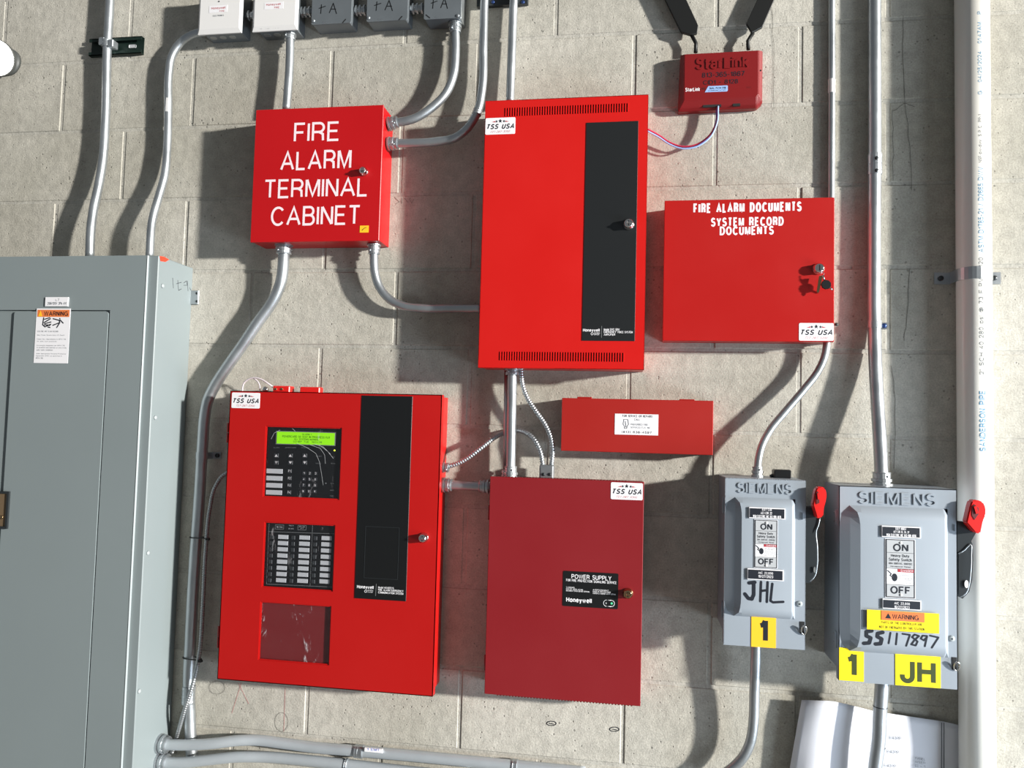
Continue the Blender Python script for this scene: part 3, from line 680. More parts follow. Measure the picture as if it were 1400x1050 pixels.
# inner modules
im = .089
r = R4((358, 578), (472, 579), (352, 684), (469, 688), im); bm = nb(); slab(bm, r, .0755, im+.003); m1 = obj('display_module', bm, 'panel_inside', fc)
md = im+.003
r = R4((379.5, 590.5), (458, 591.8), (378.5, 606.5), (457.5, 608.5), md); bm = nb(); slab(bm, (r[0]-.003, r[1]+.002, r[2]-.002, r[3]+.002), md, md+.0015); obj('display_bezel', bm, 'line_grey', m1)
bm = nb(); slab(bm, r, md+.0016, md+.0022); lcd = obj('display', bm, 'lcd', m1, label='lit green text display')
writing([('ALARM 1', 413, 592.8, 426, 595), ('POWERCARD 50 TEST IN PROGRESS FLR', 386, 596, 451, 598.8), ('ALL SYSTEMS NORMAL', 402, 599.6, 436, 602), ('03:18P TUE  NOV28', 401, 603, 440, 605.4)], md+.0024, 'lcd_text', lcd, res=1)
bm = nb(); lathe(bm, P(457.3, 615.8, md), (0, -1, 0), [(0, .0022), (.001, .002), (.0015, .0005)], 10); obj('indicator_light', bm, 'led_yellow', m1)
for i in range(4):
    y = 644+i*9.7; bm = nb(); slab(bm, R4((364.5-i*.3, y-3.2), (386.5-i*.3, y-2.9), (364.5-i*.3, y+3.2), (386.5-i*.3, y+3.5), md), md, md+.0012, .0004); obj('label_slot', bm, 'label_slot', m1)
    bm = nb(); slab(bm, R4((393.5-i*.3, y-2.8), (399-i*.3, y-2.6), (393.3-i*.3, y+2.6), (398.8-i*.3, y+2.8), md), md, md+.0015, .0004); kb = obj('key', bm, 'key_dark', m1)
    writing([('F%d' % (i+1), 394.2-i*.3, y-1.5, 397.5-i*.3, y+1.5)], md+.0017, 'key_white', kb, res=1)
for cx in (378, 397.3, 416.8):
    for y, up_ in ((622.8, 1), (632.5, -1)):
        bm = nb(); slab(bm, R4((cx-3.2, y-2.8), (cx+3, y-2.7), (cx-3.3, y+2.7), (cx+2.9, y+2.8), md), md, md+.0015, .0004); kb = obj('key', bm, 'key_dark', m1)
        a = P(cx, y, md); bm = nb(); prism(bm, [(a.x-.0035, a.z-.0018*up_), (a.x+.0035, a.z-.0018*up_), (a.x, a.z+.003*up_)][::up_], md+.0016, md+.0018)
        bx(bm, a.x-.0035, a.x+.0035, -md-.0018, -md-.0016, a.z-.0034*up_, a.z-.0024*up_); obj('arrow', bm, 'key_white', kb)
for r_ in range(4):
    for c_ in range(3):
        cx, y = 415.8+c_*7.9-r_*.4, 647+r_*8.2+c_*.15
        bm = nb(); slab(bm, R4((cx-2, y-2.4), (cx+2.4, y-2.4), (cx-2, y+2.2), (cx+2.4, y+2.2), md), md, md+.0012); kb = obj('key', bm, 'key_dark', m1)
        writing([('123456789*0#'[r_*3+c_], cx-1.2, y-1.6, cx+.8, y+1.3)], md+.0014, 'key_white', kb, res=1)
writing([('ALARM', 374, 611.3, 382, 612.7), ('SUPERVISORY', 390, 611.3, 405, 612.7), ('TROUBLE', 412, 611.5, 423, 612.9), ('RESET', 432, 623, 440, 624.6), ('MENU', 432, 632.8, 439, 634.4), ('ACK', 453.5, 624, 458, 625.4), ('ENTER', 452.5, 633, 458.5, 634.4),
         ('SIL', 452, 660, 457, 661.6), ('BACK', 451.5, 669.5, 457, 671), ('TEST', 451, 677.5, 457, 679), ('+', 444, 659.5, 447, 662)], md+.0002, 'line_grey', m1, res=1)
# annunciator module
r = R4((356, 711), (464, 713), (351, 807), (460, 812), im); bm = nb(); slab(bm, r, .0755, im+.003); m2 = obj('zone_module', bm, 'panel_inside', fc)
for col, (bx_, lx0, lx1) in enumerate(((371.8, 380.5, 394.3), (401.3, 409.5, 423.8), (431.5, 439.8, 453.8))):
    for i in range(8):
        y = 734+i*8.45+col*.85; sk = -i*.42
        bm = nb(); slab(bm, R4((lx0+sk, y-2.9), (lx1+sk, y-2.6), (lx0+sk-.15, y+2.8), (lx1+sk-.15, y+3.1), md), md, md+.0012, .0004); obj('label_slot', bm, 'label_slot', m2)
        bm = nb(); slab(bm, R4((bx_+sk-2.6, y-2.7), (bx_+sk+2.3, y-2.6), (bx_+sk-2.7, y+2.7), (bx_+sk+2.2, y+2.8), md), md, md+.002, .0005); obj('key', bm, 'key_dark', m2)
strokes([[(368, 726.8), (457.5, 729.8)], [(427.5, 716), (424, 801.5)], [(368, 716), (364.5, 798.5)], [(364.5, 798.5), (453.5, 802.5)], [(376.5, 717.5), (388, 717.8), (387.8, 723.5), (376.2, 723.2), (376.5, 717.5)], [(407.5, 718.3), (418.8, 718.6), (418.5, 724.6), (407.2, 724.3), (407.5, 718.3)]], .0011, md+.0002, 'line_grey', m2, 'rule')
writing([('ALL CALL', 378, 719.3, 386.5, 721.5), ('PAGE TO', 395, 718, 401.5, 719.3), ('EVAC', 394.5, 722, 401.5, 723.6), ('ON-LINE', 409, 719.6, 417, 721), ('PTT', 411, 722, 415, 723.4)], md+.0002, 'label_slot', m2, res=1)
r = R4((350, 819), (459, 824), (346, 907), (455, 914), im); bm = nb(); slab(bm, r, .0755, im+.003); obj('blank_module', bm, 'inner_red', fc, label='dull red blank plate behind the lowest window')
# black strip
r = R4((495.5, 540.9), (564.5, 541.8), (484, 817.8), (555, 822), d); bm = nb(); slab(bm, r, d, d+.0012, .0004); fs = obj('front_strip', bm, 'black', fc, label='glossy black stripe with white lettering')
r = R4((500, 719.5), (546.5, 721), (497.5, 790), (543.7, 792.6), d); bm = nb(); holes_plate(bm, r, [(r[0]+.001, r[1]-.001, r[2]+.001, r[3]-.001)], d+.0012, d+.0018); obj('inset_frame', bm, 'dark_steel', fs)
writing([('Honeywell', 488, 800.3, 510.8, 805.8, dict(bold=.03)), ('Model NX103EVS', 517, 802.3, 538.5, 805), ('FIRE ALARM EMERGENCY', 517, 806, 551.5, 808.6, dict(bold=.02)), ('COMMUNICATION SYSTEM', 517, 809.4, 551.5, 812.2, dict(bold=.02)),
         ('NOTIFIER', 502.5, 806.7, 510, 808.2), ('SYSTEM', 502.5, 809, 509.5, 810.3)], d+.0014, 'sticker_white', fs, res=1)
strokes([[(514.5, 798.5), (513.5, 814.5)]], .0013, d+.0014, 'line_grey', fs, 'rule'); strokes([oval(500, 808.3, 1.6, 1.6, 8)], .001, d+.0014, 'sticker_white', fs, 'emblem')
lock(579.5, 735, d, fc, .0105)
tss_sticker((317.3, 536.6), (355.7, 537.2), (316.6, 557.6), (355.2, 558.6), d, fc)
# things on top of it
zt = F[3]-.004
def top_item(px0, px1, py, dep0, dep1, m, name, label, cat, holes=()):
    a, b = P(px0, py, dep1).x, P(px1, py, dep1).x; h = P((px0+px1)/2, py, dep1).z
    t = thing(name, label, cat, ((a+b)/2, -(dep0+dep1)/2, zt)); bm = nb(); bx(bm, a, b, -dep1, -dep0, zt, h, .002); obj('housing', bm, m, t)
    for hx in holes:
        c = P(hx, py+4.5, dep1); bm = nb(); lathe(bm, (c.x, -dep1, c.z), (0, -1, 0), [(0, .0035), (.0015, .0035), (.002, .002)], 12); obj('terminal', bm, 'brass', t)
    return t
top_item(373, 396, 527.5, .03, .06, 'red_grip', 'terminal_block', 'red plastic block with two round terminals on top of the control panel', 'terminal block', (377, 385.5))
top_item(410, 437, 529, .03, .055, 'red_grip', 'plug', 'plain red plug on top of the control panel, right of the one with terminals', 'plug')
lp = thing('clear_loop', 'clear plastic wire loop standing on top of the control panel', 'loop', (P(345, 530, .05).x, -.05, zt))
bm = nb(); tube(bm, smooth_path([Vector((P(331, 530, .05).x, -.05, zt)), P(334, 523, .05), P(341, 518, .05), P(350, 516.5, .05), P(358, 519, .05), P(366, 524, .05), P(373, 529, .045)], .006), .0022, 8); obj('loop', bm, 'loop_plastic', lp)
bm = nb(); tube(bm, smooth_path([P(347, 517.5, .05), P(352, 521, .05), P(355, 527, .05), Vector((P(355, 530, .05).x, -.05, zt))], .006), .0018, 8); obj('wire', bm, 'loop_plastic', lp)
bm = nb(); lathe(bm, P(363, 532.5, .05), (0, -1, 0), [(0, .008), (.003, .0085), (.006, .006), (.0065, .003)], 14); obj('eyelet', bm, 'chrome', lp)

# ------------------------------------------------------------------ 7 power supply cabinet
d = .084
Q = R4((670, 652.3), (878.6, 657.8), (662.3, 948.3), (877.6, 966.4), d)
ps = thing('power_supply_cabinet', 'dark red cabinet with a black POWER SUPPLY plate, lower middle of the wall', 'cabinet', ((Q[0]+Q[1])/2, 0, Q[2]))
bm = nb(); bx(bm, Q[0]+.003, Q[1]-.003, -d+.013, 0, Q[2]+.003, Q[3]-.003); obj('body', bm, 'red_supply', ps)
bm = nb(); slab(bm, Q, d-.0125, d, .001); dd = obj('door', bm, 'red_supply', ps)
bm = nb(); n = 44
for i in range(n):
    x = Q[0]+.03+(Q[1]-Q[0]-.045)*i/n; bx(bm, x, x+.0035, -d+.0005, -d+.006, Q[2]-.0016, Q[2])
    if i < n-3: bx(bm, x, x+.0035, -d+.0005, -d+.006, Q[3], Q[3]+.0012)
obj('perforated_edge', bm, 'red_dark', ps, kind='stuff')
for y in (700, 905):
    a = P(662, y, d-.02); bm = nb(); tube(bm, [Vector((Q[0]-.002, -d+.016, a.z-.018)), Vector((Q[0]-.002, -d+.016, a.z+.018))], .0035, 10); obj('hinge', bm, 'red_supply', ps)
r = R4((770.5, 779.6), (846, 784.8), (768.6, 827.3), (844.3, 833.8), d); bm = nb(); rslab(bm, r, d, d+.0007, .003); pl = obj('name_plate', bm, 'black', ps)
writing([('POWER SUPPLY', 781.3, 786.5, 836, 792.3, dict(bold=.012, res=2)), ('FOR FIRE PROTECTION SIGNALING SERVICE', 774, 793.2, 843, 796.6, dict(bold=.01)), ('Honeywell', 774, 817.5, 809, 825, dict(bold=.035, res=2)),
         ('WARNING:', 774, 802.2, 786, 804), ('ELECTRIC SHOCK HAZARD', 774, 804.9, 797, 806.6), ('DISCONNECT POWER BEFORE SERVICING', 774, 807.4, 806, 809.2),
         ('AVERTISSEMENT:', 810.5, 806, 832.5, 807.8), ('RISQUE DE CHOC ELECTRIQUE', 810.5, 808.4, 835, 810.1), ('COUPER LE COURANT AVANT SERVICE', 810.5, 811, 842, 812.8)], d+.0009, 'sticker_white', pl, res=1)
a, b, c, e = RM(825, 820.5, 840, 829, d); bm = nb()
q = [(a+(x-a), z) for x, z in rrect(a, b, c, e, (e-c)/2-.0002, 5)]; q.append(q[0])
for (x0, z0), (x1, z1) in zip(q, q[1:]): tube(bm, [Vector((x0, -d-.0009, z0)), Vector((x1, -d-.0009, z1))], .0006, 5)
obj('outline', bm, 'sticker_white', pl)
bm = nb(); lathe(bm, P(836.3, 825, d+.0008), (0, -1, 0), [(0, .0026), (.0008, .0024)], 12); obj('indicator_light', bm, 'led_green', pl)
bm = nb(); a = P(828.7, 824.6, d); prism(bm, [(a.x+.0008, a.z+.003), (a.x-.0016, a.z-.0003), (a.x+.0002, a.z-.0003), (a.x-.0006, a.z-.003), (a.x+.0018, a.z+.0005), (a.x, a.z+.0005)], d+.0008, d+.001); obj('bolt_mark', bm, 'sticker_white', pl)
lock(858.5, 811, d, ps, .0105, 'brass')
tss_sticker((835.4, 659.2), (879, 660.8), (835, 682.2), (878.6, 684.2), d, ps)

# ------------------------------------------------------------------ 8 safety switches
def safety_switch(px, name_label, d, bd, dish, texts, grip_big):
    """px: door corners; dish: px geometry of the raised pan"""
    R = R4(*px, d); x0, x1, z0, z1 = R
    t = thing('safety_switch', name_label, 'safety switch', ((x0+x1)/2, 0, z0))
    bm = nb(); bx(bm, x0+.0015, x1-.001, -bd, 0, z0+.022, z1-.0005, .0015); body = obj('body', bm, 'grey_switch', t)
    bm = nb(); bx(bm, x0, x1, -d, -d+.0016, z0, z1)
    bx(bm, x0, x0+.0016, -d, -bd+.006, z0+.002, z1); bx(bm, x1-.0016, x1, -d, -bd+.006, z0, z1); bx(bm, x0, x1, -d, -bd+.006, z1-.0016, z1)
    door = obj('door', bm, 'grey_switch', t)
    # raised pan: left flank in two facets meeting at a crease, steep narrow flank on the right
    lx, cx, ix, rx, ox, zt_, zb_ = dish   # pixel x of: outer left, crease, inner left, inner right, outer right ; z as fraction of height
    h = .014
    X = lambda p: P(p, (px[0][1]+px[2][1])/2, d).x
    Lx, Cx, Ix, Rx, Ox = [X(v) for v in (lx, cx, ix, rx, ox)]
    Zt, Zb = z1-zt_*(z1-z0), z1-zb_*(z1-z0)
    bm = nb(); N = 24; cols = []
    for i in range(N+1):
        s = i/N; z = Zt+(Zb-Zt)*s
        e = min(1, min(s, 1-s)/.16); prof = math.sqrt(max(0, 1-(1-e)**2))     # rounded shoulders
        er = min(1, min(s, 1-s)/.035); pr = math.sqrt(max(0, 1-(1-er)**2))
        col = [(Cx-(Cx-Lx)*prof, 0), (Cx, h*.55*prof), (Cx+(Ix-Cx)*prof, h*pr), (Ix+.002, h*pr), (Rx-.004, h*pr), (Rx, h*.93*pr), (Ox, 0)]
        cols.append([bm.verts.new((x, -d-y_, z)) for x, y_ in col])
    for a, b in zip(cols, cols[1:]):
        for k in range(6):
            try: f = bm.faces.new((a[k], a[k+1], b[k+1], b[k])); f.smooth = k in (3, 4)
            except ValueError: pass
    bmesh.ops.remove_doubles(bm, verts=bm.verts, dist=1e-5)
    # blend top and bottom of the pan down to the door
    pan = obj('raised_pan', bm, 'grey_switch', door)
    pd = d+h
    bm = nb(); text_into(bm, 'SIEMENS', RM(*texts['brand'], d), d, bold=.012, ext=.0022, res=3, spacing=1.1); obj('embossed_lettering', bm, 'grey_switch', door)
    # upper and lower legend plates
    for key in ('top', 'low'):
        c = texts[key]; r = R4(*c['px'], pd+.004); bm = nb(); slab(bm, r, pd, pd+.0035, .0005); q = obj('legend_plate', bm, 'sticker_white', door)
        bm = nb(); slab(bm, (r[0]+.0022, r[1]-.0022, r[2]+.0022, r[3]-.0022), pd+.0035, pd+.0042); obj('plate_face', bm, 'ink', q)
        writing(c['lines'], pd+.0044, 'sticker_white', q, res=1, bold=.015)
    c = texts['onoff']; r = R4(*c['px'], pd+.001); x_0, x_1, z_0, z_1 = r; W_, H_ = x_1-x_0, z_1-z_0
    bm = nb(); slab(bm, r, pd, pd+.001); pq = obj('on_off_plate', bm, 'sticker_white', door)
    bm = nb(); holes_plate(bm, (x_0+.02*W_, x_1-.02*W_, z_0+.008*H_, z_1-.008*H_), [(x_0+.055*W_, x_1-.055*W_, z_0+.022*H_, z_1-.022*H_)], pd+.001, pd+.0014); obj('border', bm, 'ink', pq)
    def sub(a, b, c_, e): return (x_0+a*W_, x_0+b*W_, z_1-e*H_, z_1-c_*H_)
    for fr in ((.06, .94, .022, .235), (.06, .94, .235, .505), (.06, .94, .775, .978)):
        bm = nb(); slab(bm, sub(*fr), pd+.001, pd+.0013); obj('plate_field', bm, 'label_slot', pq)
    bm = nb()
    text_into(bm, 'ON', sub(.27, .77, .085, .205), pd+.0016, bold=.03, res=3); text_into(bm, 'OFF', sub(.18, .84, .805, .925), pd+.0016, bold=.03, res=3)
    text_into(bm, 'Heavy Duty', sub(.2, .8, .26, .315), pd+.0016, bold=.01, res=1); text_into(bm, 'Safety Switch', sub(.13, .88, .325, .385), pd+.0016, bold=.01, res=1)
    text_into(bm, c['rate'], sub(.13, .9, .4, .435), pd+.0016, bold=.01, res=1); text_into(bm, c['hp'], sub(.18, .84, .455, .485), pd+.0016, bold=.01, res=1)
    for z in (.235, .505, .775): slab(bm, sub(.06, .94, z-.003, z+.002), pd+.0014, pd+.0016)
    obj('lettering', bm, 'ink', pq)
    bm = nb(); slab(bm, sub(.42, .95, .51, .56), pd+.001, pd+.0014); dg = obj('danger_band', bm, 'print_red', pq)
    bm = nb(); text_into(bm, 'DANGER', sub(.52, .92, .518, .55), pd+.0016, bold=.01, res=1); obj('lettering', bm, 'sticker_white', dg)
    bm = nb()
    for k in range(7): text_into(bm, ['Hazardous Voltage.', 'Will cause death or', 'serious injury.', 'Turn off and lock out', 'all power supplying', 'before removing', 'any cover.'][k], sub(.45, .9, .575+k*.027, .592+k*.027), pd+.0012, bold=0, res=1, ext=.0002)
    obj('lettering', bm, 'print_grey', pq)
    a, b, cc, e = sub(.07, .4, .53, .72); bm = nb()
    for (u0, v0), (u1, v1) in zip([(.05, .95), (.45, .65), (.3, .5), (.6, .35)], [(.45, .65), (.3, .5), (.6, .35), (.62, .3)]):
        tube(bm, [Vector((a+u0*(b-a), -pd-.0014, cc+v0*(e-cc))), Vector((a+u1*(b-a), -pd-.0014, cc+v1*(e-cc)))], .0007, 5)
    px_, pz_ = a+.75*(b-a), cc+.35*(e-cc); rr = (b-a)*.28
    prism(bm, [(px_+rr*math.cos(t_*PI/6), pz_+1.5*rr*math.sin(t_*PI/6)) for t_ in range(12)], pd+.001, pd+.0014)
    obj('pictogram', bm, 'ink', pq)
    for fz in (.065, .945):
        c_ = Vector((x_0+.52*W_, -pd-.001, z_1-fz*H_)); bm = nb(); lathe(bm, c_, (0, -1, 0), [(0, .003), (.0012, .0028), (.0018, .0005)], 12); obj('rivet', bm, 'white_paint', pq)
    # hinges on the left side
    for fz in (.17, .8):
        zc = z1-fz*(z1-z0); bm = nb(); bx(bm, x0-.0016, x0+.001, -bd+.016, -bd-.004, zc-.017, zc+.017, .0006)
        tube(bm, [Vector((x0-.002, -bd-.001, zc-.017)), Vector((x0-.002, -bd-.001, zc+.017))], .0026, 10); hg = obj('hinge', bm, 'grey_switch', t)
        for s in (-1, 1):
            bm = nb(); lathe(bm, (x0-.0014, -bd+.022, zc+s*.01), (-1, 0, 0), [(0, .0025), (.001, .0022), (.0016, .0005)], 8); obj('rivet', bm, 'dull_zinc', hg)
    return t, door, R, pd
W = 'sticker_white'
s1px = ((991.8, 652), (1102, 658), (988.8, 880.7), (1100.8, 889.5))
tx1 = dict(brand=(1008, 661, 1083.5, 674.5),
    top=dict(px=((1024.5, 693), (1074.5, 695.5), (1023.8, 708), (1073.3, 711)), lines=[('ELEV CAB', 1042, 695, 1055, 698.2), ('AC1 CIR 22', 1040, 699.8, 1055.5, 703.2), ('WGN ELECTRIC INC 813-900-4876', 1029.5, 704.5, 1068, 708)]),
    low=dict(px=((1022, 776.7), (1072, 780), (1021.6, 791.6), (1070.8, 795.6)), lines=[('AIC 22,000', 1036.5, 782, 1057, 785.4), ('10/27/2023', 1036.5, 786.4, 1057, 790)]),
    onoff=dict(px=((1031.5, 709.5), (1063.8, 711.7), (1030.4, 775.5), (1062.6, 778)), rate='30A 240VAC, 250VDC', hp='Horsepower Rated'))
t1, door1, R1, pd1 = safety_switch(s1px, 'smaller grey safety switch marked JHL with one yellow 1 label', .150, .132, (990.5, 1004, 1012.5, 1083, 1087, .115, .825), tx1, False)
s2px = ((1147, 662.9), (1309.2, 670.5), (1146.9, 930), (1308.9, 944))
tx2 = dict(brand=(1174, 674, 1280, 690),
    top=dict(px=((1206, 718), (1259.5, 721.5), (1205.3, 733.6), (1258.5, 737)), lines=[('ELEV HOIST', 1224.5, 721.2, 1239, 724.6), ('ACY CIR 23, 25, 27', 1221.5, 725.8, 1243, 729.2), ('WGN ELECTRIC INC 813-900-4876', 1212, 730.2, 1252.5, 733.8)]),
    low=dict(px=((1207, 818), (1260, 822), (1206.5, 831.5), (1259.3, 835.6)), lines=[('AIC 22,000', 1222.5, 823.6, 1244, 827.2), ('10/27/2023', 1222.5, 828.4, 1243.5, 832)]),
    onoff=dict(px=((1210.5, 735.5), (1252, 738.6), (1209.5, 816), (1251, 819.6)), rate='60A 600VAC, 600VDC', hp='Horsepower Rated'))
t2, door2, R2, pd2 = safety_switch(s2px, 'larger grey safety switch marked SS117897 with yellow 1 and JH labels', .140, .125, (1147.5, 1161, 1174, 1291, 1296, .10, .845), tx2, True)
# switch 1: marker, number label
strokes([[(1024, 797), (1032, 796)], [(1030.5, 797), (1030.5, 813), (1028, 819), (1023, 818), (1018.5, 812)]], .0078, pd1, 'ink', door1)
strokes([[(1040.5, 795.5), (1039.5, 822)], [(1040, 808), (1048, 807)], [(1049.5, 796), (1048.5, 823)], [(1056, 798), (1053.5, 821.5), (1057, 823.5), (1071, 822.8)]], .0052, pd1, 'ink', door1)
r = R4((1027.5, 840.5), (1061.3, 842.5), (1027, 884.2), (1060.7, 886.5), .152); bm = nb(); slab(bm, r, .1502, .1510); l1 = obj('number_label', bm, 'label_gold', door1, label='yellow label with a black 1')
writing([('1', 1036.5, 846.5, 1050, 877.5)], .1512, 'ink', l1, bold=.035)
# switch 2
r = R4((1184.5, 832), (1283, 839), (1184.5, 859), (1282.5, 866), pd2); bm = nb(); slab(bm, r, pd2+.0043, pd2+.005); l2 = obj('warning_label', bm, 'yellow', door2)
r = R4((1204, 833.5), (1263, 838), (1203.5, 846), (1262.5, 851), pd2); bm = nb(); slab(bm, r, pd2+.005, pd2+.0056); l3 = obj('header', bm, 'orange', l2)
writing([('WARNING', 1220, 840.6, 1256, 847)], pd2+.0058, 'ink', l3, bold=.005)
a = P(1214.5, 842.5, pd2+.0056); bm = nb(); prism(bm, [(a.x-.0058, a.z-.0045), (a.x+.0058, a.z-.0045), (a.x, a.z+.006)], pd2+.0056, pd2+.006); obj('triangle', bm, 'ink', l3)
writing([('PARTS OF THE CONTROLLER ARE', 1205, 850.8, 1261, 854), ('NOT DE-ENERGIZED BY THIS STATION', 1202, 857, 1264, 860.4)], pd2+.0052, 'olive_print', l2, bold=0, res=1)
for s_ in ([(1192, 862.5), (1184.5, 863.5), (1184.5, 869.5), (1190.5, 872), (1188.5, 879), (1181, 879.5)], [(1207, 864.5), (1200, 866), (1199.5, 870.5), (1205.5, 873.5), (1204, 880), (1197, 880.5)]): strokes([s_], .0078, pd2, 'ink', door2)
strokes([[(1217.5, 865), (1215, 879.5)], [(1226.5, 866), (1225, 881)], [(1234, 866.5), (1244, 868), (1239, 883)], [(1256.5, 869.5), (1250.5, 867.5), (1247, 871), (1254.5, 877), (1252, 882.5), (1246, 881), (1250, 875.5), (1256.5, 869.5)],
         [(1267.5, 869.5), (1261.5, 869), (1259, 873), (1263, 875.5), (1267.5, 871)], [(1267.5, 869.5), (1264.5, 883.5)], [(1271.5, 869), (1283, 871.5), (1274, 885.5)]], .0038, pd2, 'ink', door2)
for c4, s_, tr in ((((1147.2, 885), (1181, 887.3), (1147.2, 930), (1180.8, 932)), '1', (1156.5, 892.5, 1171.5, 924.5)), (((1224.5, 891.3), (1286.3, 896.3), (1223.3, 936), (1285.5, 941.3)), 'JH', (1230.5, 903.5, 1279.5, 934))):
    dd_ = .1402 if s_ == '1' else .1402
    r = R4(*c4, dd_); bm = nb(); slab(bm, r, dd_, dd_+.0008); l4 = obj('number_label', bm, 'yellow', door2, label='yellow label with a dark %s' % s_)
    writing([(s_, *tr)], dd_+.001, 'olive_print', l4, bold=.035, res=3)
# latch bolts, hasps
for tt, pts, dd_ in ((t1, (1093, 825.5), .150), (t2, (1301, 873), .140)):
    c = P(*pts, dd_); bm = nb(); lathe(bm, c, (0, -1, 0), [(0, .0065), (.002, .0062), (.003, .0045), (.0034, .0005)], 18); q = obj('cover_bolt', bm, 'grey_edge', tt)
    bm = nb(); lathe(bm, c+Vector((0, -.0034, 0)), (0, -1, 0), [(0, .0018), (.0006, .0015)], 8); obj('socket', bm, 'dark_steel', q)
for tt, (hx, hy), dd_ in ((t1, (1096.5, 858), .150), (t2, (1304.5, 907), .140)):
    c = P(hx, hy, dd_); bm = nb(); bx(bm, c.x-.004, c.x+.005, -dd_-.0012, -dd_, c.z-.013, c.z+.013); hp = obj('hasp_slot', bm, 'dark_gap', tt)
    bm = nb(); pts_ = []
    for i in range(15):
        a = PI*.5+PI*2*i/14; pts_.append(Vector((c.x+.003+.0055*math.cos(a), -dd_-.006-.004*math.sin(a), c.z-.004+.010*math.sin(a))))
    tube(bm, pts_, .0016, 8, cap=False); obj('hasp_ring', bm, 'chrome', hp)
    c2 = P(hx+1, hy-(185 if tt is t2 else 152), dd_); bm = nb(); bx(bm, c2.x-.001, c2.x+.001, -dd_-.004, -dd_, c2.z-.007, c2.z+.007, .0004); obj('door_tab', bm, 'grey_switch', tt)
# operating handles on the right side: yoke plate, lever and red grip
def handle(t, R, d, bd, g, lev, red_scale, zt_, zb_):
    x1 = R[1]
    hd = .055   # lever plane centre depth behind the door
    base = [P(*q, d-.02) for q in lev]
    bm = nb(); prism(bm, [(p.x, p.z) for p in base], d-.045, d-.012); lv = obj('handle_guard', bm, 'dark_steel', t)
    gp = [P(*q, d+.012) for q in g['outline']]
    bm = nb(); prism(bm, [(p.x, p.z) for p in gp], d-.004, d+.020)
    bmesh.ops.recalc_face_normals(bm, faces=bm.faces)
    bmesh.ops.bevel(bm, geom=list(bm.edges), offset=.0025, segments=2, affect='EDGES'); gr = obj('grip', bm, 'red_grip', t, label='red handle grip')
    sl = [P(*q, d+.012) for q in g['slot']]
    bm = nb(); prism(bm, [(p.x, p.z) for p in sl], d+.018, d+.0212); hl = obj('grip_recess', bm, 'red_dark', gr)
    sl = [P(*q, d+.012) for q in g['peg']]
    bm = nb(); prism(bm, [(p.x, p.z) for p in sl], d+.0205, d+.0235); obj('peg', bm, 'red_grip', gr)
    arm = [P(*q, d+.004) for q in g['arm']]
    bm = nb(); prism(bm, [(p.x, p.z) for p in arm], d-.012, d-.002); obj('lever', bm, 'dark_steel', t)
    e = [P(*q, d+.0) for q in g['edge']]
    bm = nb(); tube(bm, smooth_path(e, .006), .0012, 8); obj('lever_edge', bm, 'galvanised', t)
handle(t1, R1, .150, .132, dict(outline=[(1113, 672), (1116, 666), (1122, 664.5), (1127.5, 668), (1129.5, 676), (1128, 686), (1125.5, 694), (1124.5, 706), (1115.5, 708.5), (1112.5, 698), (1110, 690), (1112, 680)],
    slot=[(1114, 674), (1116.5, 671), (1119, 675), (1119, 687), (1115, 689)], peg=[(1115.7, 674), (1117.8, 673.5), (1118.8, 682), (1116.7, 682.5)],
    arm=[(1101, 694), (1112, 694), (1120, 708), (1117, 722), (1108, 736), (1101, 738)], edge=[(1121, 708), (1119, 718), (1116.5, 724), (1117.5, 748), (1117, 775), (1114, 788), (1108, 795)]),
    [(1101, 692), (1109, 692), (1117, 724), (1117.5, 750), (1117, 775), (1113, 788), (1107, 796), (1101, 796)], 1, 0, 0)
handle(t2, R2, .140, .125, dict(outline=[(1324.5, 690), (1327, 684), (1334, 683), (1342, 686), (1346, 694), (1345.5, 704), (1342, 712), (1338.5, 729), (1331, 728), (1319, 714), (1321.5, 703)],
    slot=[(1326.5, 692), (1330, 689), (1335.5, 694), (1335.5, 702), (1330, 710), (1326.5, 704)], peg=[(1328.5, 692), (1332, 691), (1335, 701), (1331.5, 702)],
    arm=[(1309, 712.5), (1319, 713.5), (1331, 727), (1336, 729), (1328, 743), (1318, 753), (1309, 758)], edge=[(1311, 757), (1319, 752), (1327, 744), (1328, 760), (1327, 785), (1325, 800), (1321, 811), (1313, 817)]),
    [(1309, 712), (1316, 714), (1328, 745), (1328.5, 765), (1327, 792), (1323, 808), (1314, 817.5), (1309, 815)], 1, 0, 0)
a = P(1319, 797.5, .122); bm = nb(); lathe(bm, a, (0, -1, 0), [(0, .004), (.0015, .004)], 16); bmesh.ops.scale(bm, vec=(1, 1, 2.1), space=Matrix.Translation(-a), verts=bm.verts); bmesh.ops.translate(bm, vec=(0, -.008, 0), verts=bm.verts)
obj('guard_hole', bm, 'white_paint', t2)
a = P(1112.5, 778, .132); bm = nb(); lathe(bm, a, (0, -1, 0), [(0, .0022), (.0015, .0022)], 16); bmesh.ops.scale(bm, vec=(1, 1, 3), space=Matrix.Translation(-a), verts=bm.verts); bmesh.ops.translate(bm, vec=(0, -.008, 0), verts=bm.verts)
obj('guard_hole', bm, 'line_grey', t1)
# black coupling on switch 1
cap = thing('junction_plug', 'small black plug lying on top of the smaller safety switch', 'plug', (P(1069, 656, .06).x, -.06, R1[3]))
a = RM(1058.5, 642.5, 1082, 656.5, .08); bm = nb(); bx(bm, a[0], a[1], -.08, -.045, R1[3]-.0005, a[3], .002); obj('housing', bm, 'black', cap)
a = P(1053, 652, .06); b = P(1059, 650, .06); bm = nb(); lathe(bm, a, b-a, [(0, .005), (.012, .006)], 12); obj('nozzle', bm, 'black', cap)
